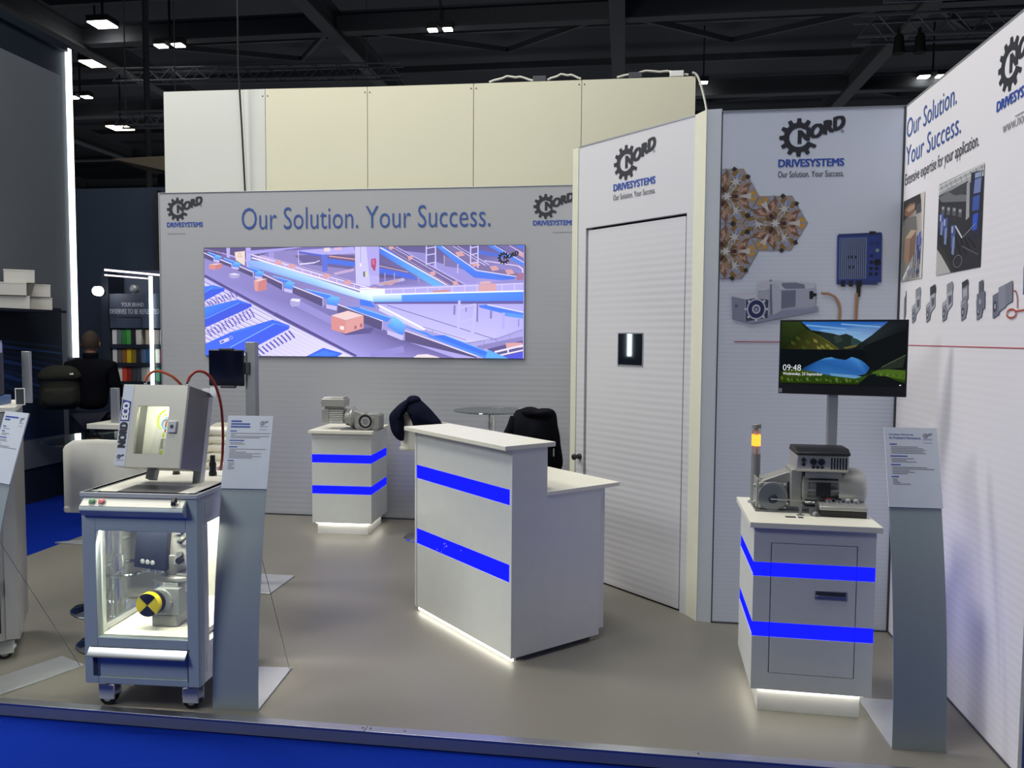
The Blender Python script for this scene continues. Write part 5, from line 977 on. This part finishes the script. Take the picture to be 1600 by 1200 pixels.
b = B(); b.box(-0.125, -0.08, -0.03, -0.012, 0.395, 0.455); b.lathe([(0.016, -0.03), (0.016, -0.045), (0, -0.047)], (-0.105, 0, 0.425), 'y', 16); b.build('door_latch', MT['alu_matte'], d, 0.003)
lab(B().box(-0.118, -0.106, -0.0065, -0.004, 0.70, 0.90).build('vertical_slot', MT['white_gloss'], tc), 'narrow white vertical slot')
B().box(-0.20, -0.09, -0.0055, -0.004, 1.235, 1.265).build('name_label', MT['cable_red'], tc)
B().box(-0.63, 0.01, -0.01, 0.51, 1.285, 1.31).build('top', MT['white_top'], tc, 0.002)
castor(tc, -0.07, 0.08); castor(tc, -0.55, 0.08); castor(tc, -0.07, 0.42); castor(tc, -0.55, 0.42)
dv = thing('actuator_rig', 'dark upright actuator with stepped bracket on tall left cabinet', 'machine', (-3.24, 3.70, 1.31), R(20))
b = B(); b.box(-0.16, 0.06, -0.06, 0.12, 0, 0.045); b.box(-0.16, -0.02, -0.08, 0.1, 0.045, 0.07); b.build('base', mat('panel_blue', '#4a68a0', 0.35), dv, 0.004)
b = B(); b.box(-0.05, 0.05, -0.02, 0.06, 0.045, 0.32); b.build('column', MT['black_plastic'], dv, 0.004); lab(B().box(-0.03, -0.012, -0.0225, -0.02, 0.20, 0.26).build('grey_label', MT['alu_matte'], dv), 'small grey label')
b = B(); b.box(-0.07, -0.045, -0.01, 0.03, 0.38, 0.39); b.box(-0.05, -0.038, -0.01, 0.03, 0.325, 0.39); b.box(-0.05, 0.055, -0.01, 0.03, 0.322, 0.332); b.box(0.045, 0.055, -0.01, 0.03, 0.27, 0.332); b.build('stepped_bracket', MT['aluminium'], dv)
B().tube([(0.03, -0.03, 0.05), (0.045, -0.05, 0.10), (0.06, -0.03, 0.13), (0.05, 0.0, 0.16)], 0.006, 6).build('cable', MT['rubber'], dv)
tag(B().box(-3.17, -3.125, 3.845, 3.865, 1.31, 1.585).build('display_block', MT['alu_matte'], None, 0.002), 'plain grey upright block behind the dark actuator at left', 'block')
sf = thing('photo_frame', 'little white upright frame on corner of tall left cabinet', 'frame', (-3.085, 3.725, 1.31), R(30))
b = B(); b.box(-0.022, 0.022, 0, 0.008, 0, 0.004); b.box(-0.022, 0.022, 0, 0.008, 0.083, 0.088); b.box(-0.022, -0.018, 0, 0.008, 0.004, 0.083); b.box(0.018, 0.022, 0, 0.008, 0.004, 0.083); b.build('rim', MT['white_gloss'], sf); B().box(-0.018, 0.018, 0.003, 0.005, 0.004, 0.083).build('picture', MT['dark_grey'], sf)

# ---------------------------------------------------------------- neighbouring dark stand at left
wl = struct(B().box(-6.35, -6.0, 4.6, 8.06, -0.06, 4.77).build('wall_left', MT['navy_wall']))
B().box(-6.0, -5.985, 5.4, 7.93, 0.3, 4.42).build('grey_panel', MT['navy_panel'], wl, 0.002)
B().box(-6.02, -5.965, 4.6, 8.08, 4.70, 4.775).build('top_profile', MT['navy_wall'], wl)
for y0, y1 in ((8.035, 8.085), (5.18, 5.24)): lab(B().box(-6.0, -5.96, y0, y1, 1.42, 4.74).build('light_strip', MT['strip_white'], wl), 'cold white vertical light strip')
P = Pic(frame((-5.983, 6.1, 0.6), (0, 1, 0), (0, 0, 1)), 600, 500, 1.75, 1.35)
P.p([(0,0),(600,0),(600,500),(0,500)], ['#131a28', '#101724', '#16243c', '#233f74'])
for k in range(10): P.p([(0, 180+k*22), (280, 120+k*16), (600, 150+k*26), (600, 156+k*26), (280, 132+k*17), (0, 190+k*22)], ['#22365e', '#2c4a84', '#1a2a4c'][k % 3])
P.p([(0,500),(0,330),(160,380),(330,500)], '#2d4f92'); P.p([(120,500),(180,360),(420,500)], '#233f74')
P.build('poster_print', MT['print_ink'], wl)
struct(B().box(-5.985, -5.55, 6.5, 7.36, 1.885, 1.91).build('trim_2', MT['navy_dark']))
for i, (y, z, lb) in enumerate(((6.90, 1.91, 'white carton, bottom left of the small pile on dark shelf'), (7.20, 1.91, 'white carton, bottom right of the small pile on dark shelf'), (6.86, 2.035, 'white carton, middle left of the small pile on dark shelf'), (7.18, 2.035, 'white carton, middle right of the small pile on dark shelf'), (6.97, 2.16, 'white carton on top of the small pile on dark shelf'))):
    c = thing('carton', lb, 'box', (-5.74, y, z), R(38), 'white cartons on the dark shelf')
    B().box(-0.125, 0.125, -0.105, 0.105, 0.001, 0.108).build('body', MT['box_white'], c, 0.002); B().box(-0.127, 0.127, -0.107, 0.107, 0.108, 0.122).build('lid', MT['box_white'], c, 0.002)

wn = struct(B().box(-9.0, -3.7, 9.6, 9.7, -0.06, 3.55).build('wall_neighbour', mat('navy_gloss', '#27303e', 0.3)))
B().box(-5.93, -5.88, 9.52, 9.6, -0.06, 3.5).build('seam', MT['black_gap'], wn)
NY = 9.2
dn = thing('display_rack', 'dark display rack with lit frame, slogan and rows of sample boxes', 'shelf', (-5.95, NY, -0.06))
B().box(-0.50, 0.52, 0.30, 0.34, 0, 2.55).build('back_panel', mat('navy_grey', '#3a4458', 0.5), dn)
for x in (-0.50, 0.40): B().box(x, x+.10, -0.02, 0.30, 0, 2.50).build('side_post', MT['navy_dark'], dn)
for z in (1.15, 1.38, 1.61): B().box(-0.40, 0.40, 0.0, 0.30, z-.045, z).build('shelf_board', MT['navy_dark'], dn)
b = B(); b.add([(-0.44, -0.03, 2.52), (0.52, -0.03, 2.435), (0.52, -0.03, 2.455), (-0.44, -0.03, 2.545)], [(0,1,2,3)]); b.build('light_tube', MT['strip_pink'], dn)
b = B(); b.add([(-0.44, -0.03, 2.46), (0.14, -0.03, 2.415), (0.14, -0.03, 2.430), (-0.44, -0.03, 2.478)], [(0,1,2,3)]); b.build('light_tube', MT['strip_pink'], dn)
B().box(0.155, 0.195, -0.04, -0.02, 0.9, 2.45).build('light_tube', MT['strip_white'], dn)
B().box(-0.40, 0.40, 0.0, 0.02, 1.815, 2.24).build('header_panel', MATS['navy_grey'], dn)
b = B(frame((-0.30, -0.003, 1.99), (1, 0, 0), (0, 0, 1))); text(b, 'YOUR BRAND', 0.06, 0.09, 0.30, 0.05, 0.03); text(b, 'DESERVES TO BE REFLECTED', -0.095, 0.0, 0.66, 0.06, 0.03); b.build('slogan_lettering', mat('ink_pale', '#a9b2c0', 0.5), dn)
b = B(); b.box(-0.28, 0.03, -0.004, 0, 1.945, 1.955); b.box(0.02, 0.03, -0.004, 0, 1.815, 1.945); b.build('panel_joint', MT['navy_dark'], dn)
b = B(); b.tube([(-0.46, 0.0, 2.22), (-0.42, -0.08, 2.26), (-0.40, -0.16, 2.26)], 0.01, 6); b.build('spot_arm', MT['dark_grey'], dn); lab(B().lathe([(0.02, -0.27), (0.055, -0.25), (0.06, -0.19), (0.03, -0.16)], (-0.40, 0, 2.26), 'y', 18).build('spot_lamp', MT['lamp_cool'], dn), 'bright clamp spot lamp')
b = B(); b.tube([(-0.08, 0.01, 2.24), (-0.08, 0.01, 2.30)], 0.01, 6); b.lathe([(0.025, -0.02), (0.05, 0.0), (0.05, 0.06)], (-0.08, 0, 2.30), 'y', 16); b.build('spot_arm', MT['alu_matte'], dn)
rows = ((1.61, 0.185, ['c8c8cc', '5c6a74', '2f7a3a', '4a9a50', '26242a', 'd8d4cc', '', 'a89a88', 'c2b49c', '70686a', 'b8b0b4']),
        (1.38, 0.18, ['c6c6c8', '58585c', '8a5a2a', 'd2b41e', '8a7428', '30323a', '5c6a88', '2c5480', '607838', 'd4d0c8', '8a2840', '9a3448']),
        (1.15, 0.18, ['', 'd8d4d0', 'd24a34', '8a3028', '44484e', '4c5058', 'a8a6a0', 'b4b0a8', '1f5a48', '2c7050', '22443c', '98948c']),
        (0.92, 0.18, ['', '', 'b87aa8', 'c88ab8', '6a4a5a', '', '9a8a84', '8a7a78']))
B().box(-0.40, 0.40, 0.0, 0.30, 0.875, 0.92).build('shelf_board', MT['navy_dark'], dn)
names = {'c8': 'pale grey', '5c': 'slate', '2f': 'dark green', '4a': 'green', '26': 'black', 'd8': 'off-white', 'a8': 'taupe', 'c2': 'beige', '70': 'brown-grey', 'b8': 'pink-grey', 'c6': 'light grey', '58': 'charcoal', '8a': 'brown', 'd2': 'bright', '30': 'ink-blue', '2c': 'deep', '60': 'olive', 'd4': 'cream', '9a': 'muted', '44': 'graphite', '4c': 'steel-grey', 'b4': 'stone', '1f': 'teal', '22': 'bottle-green', '98': 'ash', '6a': 'plum'}
rn = ('top', 'second', 'third', 'lowest')
ordn = ('first', 'second', 'third', 'fourth', 'fifth', 'sixth', 'seventh', 'eighth', 'ninth', 'tenth', 'eleventh', 'twelfth')
for ri, (z, h, cols) in enumerate(rows):
    for i, c in enumerate(cols):
        if not c: continue
        x = -0.39+i*.064
        t = thing('sample_box', f'{names.get(c[:2], "grey")} upright sample box, {ordn[i]} place from left on {rn[ri]} rack shelf', 'box', (-5.95+x, NY+.02, -0.06+z+.001), 0, 'sample boxes on the dark rack')
        mm = mat('sample_'+c, '#'+c, 0.45)
        B().box(0.001, 0.061, 0, 0.2, 0, h).build('carton', mm, t, 0.004)
ws = thing('display_counter', 'white counter with upright plate behind the man with backpack', 'counter', (-4.48, 6.55, -0.06))
B().box(-0.22, 0.30, -0.1, 0.4, 0.9, 0.945).build('top', MT['white_top'], ws, 0.003); B().box(-0.16, 0.26, -0.05, 0.36, 0.0, 0.9).build('body', MT['navy_dark'], ws); B().box(-0.055, 0.02, 0.0, 0.03, 0.945, 1.26).build('upright_plate', MT['alu_matte'], ws, 0.003)
fp_ = B(); fp_.add([(-4.50, 5.76, 0.001), (-4.02, 5.70, 0.001), (-4.02, 6.05, 0.001), (-4.50, 5.76, 0.012), (-4.02, 5.70, 0.012), (-4.02, 6.05, 0.012)], [(2,1,0),(3,4,5),(0,1,4,3),(1,2,5,4),(2,0,3,5)])
tag(fp_.build('floor_plate', MT['stand_base']), 'pale flat plate lying at the corner of grey floor', 'plate')
b = B(frame((-4.63, 7.9, 2.97), (1, 0, 0), (0, 0, 1))); text(b, 'SU', 0, 0, 0.16, 0.15, 0.01)
wsu = thing('fascia_sign', 'dark fascia with dim red letters behind the back wall edge', 'sign', (-4.9, 7.98, 2.2))
o = b.build('red_lettering', mat('red_dim', '#7a2030', 0.6), wsu); o.matrix_parent_inverse = Matrix.Translation((4.9, -7.98, -2.2))
B().box(0.18, 0.62, -0.06, 0.02, 0.70, 1.0).build('fascia_board', MT['navy_dark'], wsu); B().box(0.5, 0.6, -0.05, 0.02, -2.26, 0.70).build('fascia_post', MT['navy_dark'], wsu)

# ---------------------------------------------------------------- man with backpack seen from behind
def skin(name, V, E, Rd, M, parent, sub=2):
    me = bpy.data.meshes.new(name); me.from_pydata(V, E, []); me.materials.append(M)
    o = bpy.data.objects.new(name, me); COL.objects.link(o); o.parent = parent
    md = o.modifiers.new('skin', 'SKIN'); md.use_smooth_shade = True
    for i, s in enumerate(me.skin_vertices[0].data): s.radius = Rd[i] if isinstance(Rd[i], tuple) else (Rd[i], Rd[i]); s.use_root = (i == 0)
    d = o.modifiers.new('sub', 'SUBSURF'); d.levels = sub; d.render_levels = sub
    return o
pm = thing('person', 'man in dark jacket with olive backpack standing with his back turned', 'person', (-5.40, 7.5, -0.06), R(24))
# faces +y locally
V = [(0,0,.95),(0,.01,1.10),(0,.0,1.28),(0,-.01,1.42),(0,.0,1.50),   # pelvis .. neck
     (-.185,-.01,1.40),(-.235,-.01,1.15),(-.20,.17,1.02),            # left arm
     (.185,-.01,1.40),(.235,-.01,1.15),(.20,.17,1.02),
     (-.10,0,.90),(-.105,.01,.50),(-.105,-.02,.10),(.10,0,.90),(.105,.01,.50),(.105,-.02,.10)]
E = [(0,1),(1,2),(2,3),(3,4),(3,5),(5,6),(6,7),(3,8),(8,9),(9,10)]
skin('jacket_body', V[:11], E, [(.165,.115),(.17,.12),(.185,.125),(.15,.10),(.065,.065),(.085,.085),(.06,.06),(.042,.042),(.085,.085),(.06,.06),(.042,.042)], MT['black_cloth'], pm)
skin('trousers', [(0,0,.94),(-.10,0,.86),(-.105,.01,.50),(-.105,-.02,.10),(.10,0,.86),(.105,.01,.50),(.105,-.02,.10)], [(0,1),(1,2),(2,3),(0,4),(4,5),(5,6)], [(.15,.11),(.095,.095),(.065,.065),(.055,.055),(.095,.095),(.065,.065),(.055,.055)], MT['jeans'], pm)
hd = B()
def headf(u, v):
    th = 2*math.pi*u; ph = math.pi*v; x = .078*math.cos(th)*math.sin(ph); y = .098*math.sin(th)*math.sin(ph); z = -.118*math.cos(ph)
    if z < 0: x *= 1+.25*z/.118; y = y*(1+.1*z/.118)+(.02*(-z)/.118)
    if y > .07 and abs(x) < .02 and -.04 < z < .01: y += .022
    return (x, y+.015, 1.645+z)
hd.grid(headf, 28, 18, True)
for s in (-1, 1): hd.sphere((s*.08, .01, 1.635), .012, .022, .032, 10, 8)
for s in (-1, 1): hd.sphere((s*.030, .098, 1.655), .012, .010, .007, 8, 6)
hd.box(-.022, .022, .108, .112, 1.583, 1.59); hd.lathe([(.055, 1.46), (.052, 1.50), (.054, 1.57)], (0, 0, 0), n=18); hd.build('head', MT['skin'], pm, 0, 60)
hr_ = B()
def hairf(u, v):
    th = 2*math.pi*u; ph = math.pi*(.30+.70*v); x = .086*math.cos(th)*math.sin(ph); y = .106*math.sin(th)*math.sin(ph); z = -.126*math.cos(ph)
    lim = .045 if math.sin(th) > .35 else -.055
    if z < lim: z = lim
    return (x, y+.008, 1.648+z)
hr_.grid(hairf, 30, 14, True); hr_.build('hair', MT['hair'], pm, 0, 70)
hr2 = B(); hr2.lathe([(.068, 1.485), (.075, 1.53), (.066, 1.548)], (0, -.005, 0), n=20); hr2.build('collar', MT['black_cloth'], pm)
for s in (-1, 1):
    hx_ = s*.20; Vh = [(hx_, .16, 1.02), (hx_-s*.005, .235, 1.03)]; Eh = [(0, 1)]; Rh = [(.028,.022), (.038,.016)]
    for f, (dx, ln_) in enumerate(((-.026, .068), (-.009, .078), (.009, .074), (.026, .058))):
        n_ = len(Vh); Vh += [(hx_+dx, .262, 1.032), (hx_+dx*1.05, .262+ln_*.5, 1.045), (hx_+dx, .262+ln_*.8, 1.075)]; Eh += [(1, n_), (n_, n_+1), (n_+1, n_+2)]; Rh += [.010, .009, .008]
    n_ = len(Vh); Vh += [(hx_-s*.035, .22, 1.045), (hx_-s*.055, .25, 1.07)]; Eh += [(0, n_), (n_, n_+1)]; Rh += [.012, .010]
    skin('hand', Vh, Eh, Rh, MT['skin'], pm, 1)
    sh = B(); sh.puff(dense([(-.12, 0), (-.13, .05), (-.08, .09), (0, .085), (.10, .05), (.135, .02), (.13, 0)]), 0, .045, 4)
    sh.v = [(s*.105+y_, x_+.03, z_) for x_, y_, z_ in sh.v]; sh.build('shoe', MT['black_plastic'], pm)
bp = thing('backpack', 'bulky olive-black backpack worn by the man with his back turned', 'backpack', (-5.57, 7.28, 1.12), R(38))
bp.scale = (.9, .9, .95)
o_ = dense([(-.20, -.19), (-.21, .0), (-.19, .15), (-.12, .22), (0, .24), (.12, .22), (.17, .14), (.18, 0), (.17, -.18), (0, -.21)])
B().puff(o_, 0, .13, 6, .4).build('main_bag', MT['pack_olive'], bp, 0, 60)
o_ = dense([(-.17, -.15), (-.18, .0), (-.12, .03), (.10, .03), (.14, 0), (.13, -.15), (0, -.17)]); b = B(); b.puff(o_, -.11, .06, 5, .4); b.build('front_pocket', MT['pack_olive'], bp, 0, 60)
o_ = dense([(-.21, .10), (-.22, .17), (-.12, .25), (.10, .25), (.19, .17), (.18, .10), (0, .08)]); b = B(); b.puff(o_, -.02, .15, 5, .4); b.build('top_lid', MT['pack_olive'], bp, 0, 60)
b = B(); b.tube([(.10, .10, .22), (.14, .20, .21), (.16, .34, .17), (.17, .36, .05), (.16, .24, -.12), (.10, .12, -.16)], .022, 8); b.tube([(-.08, .10, .22), (-.10, .20, .21), (-.12, .34, .17), (-.13, .36, .05), (-.12, .24, -.12), (-.08, .12, -.16)], .022, 8); b.build('shoulder_strap', MT['pack_olive'], bp)
B().box(.08, .12, -.175, -.165, .16, .18).build('buckle', MT['chrome'], bp, 0.002)

# ---------------------------------------------------------------- hall roof
cl = struct(B().box(-60, 40, -6, 44, 10.6, 10.8).build('ceiling', MT['roof_dark']))
struct(B().box(-60, 40, 42, 42.3, -1, 10.8).build('wall_hall', MT['roof_dark'])); struct(B().box(-60.3, -60, -6, 42, -1, 10.8).build('wall_hall_left', MT['roof_dark'])); struct(B().box(40, 40.3, -6, 42, -1, 10.8).build('wall_hall_right', MT['roof_dark']))
def ibeam(b, p, q, h, w_):
    b.bar((p[0], p[1], p[2]+h/2), (q[0], q[1], q[2]+h/2), w_, h*.12); b.bar((p[0], p[1], p[2]-h/2), (q[0], q[1], q[2]-h/2), w_, h*.12); b.bar(p, q, w_*.2, h*.9)
for y in (18.4, 24.4, 30.4, 36.4):
    b = B(); ibeam(b, (-45, y, 8.95), (30, y, 8.95), 0.42, 0.3); struct(b.build('roof_beam', MT['beam_grey']))
for x in (-32.6, -26.2, -19.8, -13.3, -6.8, -0.26, 6.2, 12.6):
    b = B(); ibeam(b, (x, 9, 8.9), (x, 41, 8.9), 0.5, 0.34); struct(b.build('roof_beam', MT['beam_grey']))
for i in range(10):
    y = 10+i*3.1; b = B(); b.bar((-50, y, 10.2), (35, y, 10.2), 0.12, 0.2); struct(b.build('roof_purlin', MT['beam_grey']))
for x in (-26.2, -19.8, -13.3, -6.8, -0.26, 6.2):
    for y in (18.4, 24.4, 30.4):
        b = B(); b.bar((x, y, 8.9), (x+3.2, y+6, 10.3), 0.1, 0.14); b.bar((x+6.4, y, 8.9), (x+3.2, y+6, 10.3), 0.1, 0.14); struct(b.build('roof_brace', MT['beam_grey']))
def truss(p, q, s, seg, label, mm='truss_alu'):
    t = thing('lighting_truss', label, 'truss', p, 0, 'lattice trusses under the roof'); p_ = Vector((0, 0, 0)); q_ = Vector(q)-Vector(p); d_ = q_.normalized(); sd = d_.cross(Vector((0, 0, 1))).normalized()*s/2; u = Vector((0, 0, s/2))
    for a_, c in ((1, 1), (1, -1), (-1, 1), (-1, -1)): B().tube([p_+sd*a_+u*c, q_+sd*a_+u*c], s*.075, 6).build('chord', MT[mm], t)
    n_ = int(q_.length/seg); b = B()
    for i in range(n_):
        for a_ in (1, -1):
            s0 = 1 if i % 2 else -1; b.tube([d_*(i*seg)+sd*a_+u*s0, d_*((i+1)*seg)+sd*a_-u*s0], s*.04, 5)
    b.build('lacing', MT[mm], t)['kind'] = 'stuff'
    b = B()
    for f_ in (.12, .88): b.tube([d_*(q_.length*f_)+u, (d_*(q_.length*f_)).to_tuple()[:2]+(10.59-p[2],)], .012, 5)
    b.build('suspension_cable', MT[mm], t)
truss((-12.6, 18.7, 8.05), (-5.4, 19.1, 8.05), 0.30, 0.30, 'long lattice truss hanging above the cream boards at left')
truss((4.6, 17.6, 8.0), (11.5, 17.6, 8.0), 0.42, 0.36, 'lattice truss hanging high above the right print wall, farther one')
truss((4.6, 15.6, 8.05), (11.5, 15.6, 8.05), 0.42, 0.36, 'lattice truss hanging high above the right print wall, nearer one')
truss((-9.4, 14.0, 5.66), (-8.1, 14.0, 5.64), 0.24, 0.2, 'short warm-lit truss above the dark neighbouring stand')
for i, (x, lb) in enumerate(((5.1, 'black cable bundle on the nearer right truss, left one'), (5.9, 'black cable bundle on the nearer right truss, right one'))):
    t = B(); t.tube([(x, 15.3, 8.5), (x+.05, 15.3, 7.95), (x+.2, 15.3, 7.75), (x+.4, 15.3, 7.95), (x+.5, 15.3, 8.4)], 0.05, 6); t.tube([(x+.1, 15.35, 8.5), (x+.12, 15.35, 8.0), (x+.25, 15.35, 7.85), (x+.35, 15.35, 8.5)], 0.05, 6); tag(t.build('cable_bundle', MT['rubber']), lb, 'cable')
for i, (x, lb) in enumerate(((5.35, 'dark hanging spotlight on the farther right truss, left one'), (5.75, 'dark hanging spotlight on the farther right truss, right one'))):
    t = thing('spotlight', lb, 'lamp', (x, 17.3, 7.59)); B().lathe([(0.03, 0.2), (0.09, 0.12), (0.11, -0.12), (0.12, -0.2)], n=14).build('housing', MT['rubber'], t); B().box(-0.015, 0.015, -0.02, 0.11, 0.18, 0.3).build('clamp', MT['rubber'], t)
def floodlight(label, loc, wd_, mm, n_):
    t = thing('hall_light', label, 'lamp', loc, 0, 'hall lights under the roof')
    for k in range(n_):
        x = (k-(n_-1)/2)*wd_*1.75
        h_ = B().box(x-wd_/2-.03, x+wd_/2+.03, -wd_*.45, wd_*.45, 0.02, 0.16).build('housing', MT['lamp_body'], t, 0.01); B().box(x-wd_/2, x+wd_/2, -wd_*.42, wd_*.42, -0.01, 0.02).build('lens', MT[mm], h_)
    B().box(-0.02, 0.02, -0.02, 0.02, 0.13, 10.6-loc[2]).build('hanger', MT['lamp_body'], t)
    if n_ > 1: B().box(-wd_, wd_, -0.03, 0.03, 0.13, 0.17).build('cross_bar', MT['lamp_body'], t)
for lb, loc, wd_, mm, n_ in (('bright hall light above the dark stand, uppermost left', (-12.37, 17.9, 9.0), 0.50, 'lamp_cool', 1), ('bright hall light above the dark stand, second from top left', (-14.33, 20.4, 9.0), 0.62, 'lamp_warm', 1),
        ('pair of hall lights low beside the cold light strip', (-16.85, 23.2, 9.0), 0.26, 'lamp_cool', 2), ('pair of hall lights above left end of the cream boards', (-10.85, 18.2, 8.55), 0.25, 'lamp_cool', 2),
        ('pair of hall lights high above the middle cream boards', (-4.25, 18.2, 8.62), 0.20, 'lamp_cool', 2), ('single long hall light above the door wall', (2.03, 18.6, 8.9), 0.40, 'lamp_cool', 1),
        ('small hall light beside right end of the cream boards', (2.14, 24.0, 9.0), 0.22, 'lamp_cool', 1), ('pair of hall lights over the right print wall', (8.41, 24.2, 9.0), 0.27, 'lamp_cool', 2), ('warm hall light over the short truss at left', (-15.45, 23.1, 8.0), 0.62, 'lamp_warm', 1)):
    floodlight(lb, loc, wd_, mm, n_)
cp = thing('canopy', 'beige sloping canopy edge of a far stand behind left', 'canopy', (-7.1, 11.5, 4.25))
b = B(); b.prism([(-0.75, 0.12), (0.9, 0.16), (0.9, -0.25)], 0, 1.2, 'y'); b.build('roof_panel', MT['soffit'], cp); B().box(0.7, 0.8, 0.5, 0.6, -4.4, -0.2).build('post', MT['navy_dark'], cp); B().box(-0.3, -0.2, 0.5, 0.6, -4.4, -0.02).build('post', MT['navy_dark'], cp)
tag(B().tube([(-3.60, 7.22, 10.5), (-3.61, 7.22, 7.0), (-3.62, 7.22, 4.2), (-3.60, 7.24, 3.6), (-3.58, 7.25, 3.0), (-3.58, 7.25, 2.6)], 0.008, 6).build('hanging_cable', MT['rubber']), 'thin black cable hanging in front of the cream boards', 'cable')
tag(B().tube([(-9.76, 15.5, 10.6), (-9.76, 15.5, 7.0), (-9.74, 15.5, 3.4)], 0.06, 6).build('roof_drop_pipe', MT['beam_grey']), 'thin vertical drop pipe left of the cream boards', 'pipe')
rc_ = random.Random(5)
for i, (xa, xb, lb) in enumerate(((-1.25, -0.85, 'loose pale cable loop on board edge, left one'), (-0.72, -0.42, 'loose pale cable loop on board edge, middle one'), (-0.10, 0.52, 'loose pale cable loop on board edge, right one'))):
    pts = [(xa+(xb-xa)*k/10, 7.31, 3.985+0.05*math.sin(math.pi*k/10)*(.85+.15*math.sin(k*1.9))) for k in range(11)]
    tag(B().tube(pts, 0.009, 6).build('pale_cable', MT['cable_white']), lb, 'cable')
tag(B().tube(curve([(0.55, 7.27, 3.99), (0.60, 7.27, 3.95), (0.66, 7.26, 3.75), (0.70, 7.25, 3.5), (0.72, 7.24, 3.2)]), 0.010, 6).build('pale_cable', MT['cable_white']), 'pale cable dropping down beside right end of the cream boards', 'cable')
for i, (x, lb) in enumerate(((-0.85, 'dark clamp on top of the boards, left one'), (0.0, 'dark clamp on top of the boards, middle one'), (0.36, 'small white junction block on top of the boards'))):
    tag(B().box(x, x+.12, 7.29, 7.37, 3.969-.0, 4.02).build('board_clamp', MT['dark_grey' if i < 2 else 'white_gloss'], None, 0.004), lb, 'clamp')
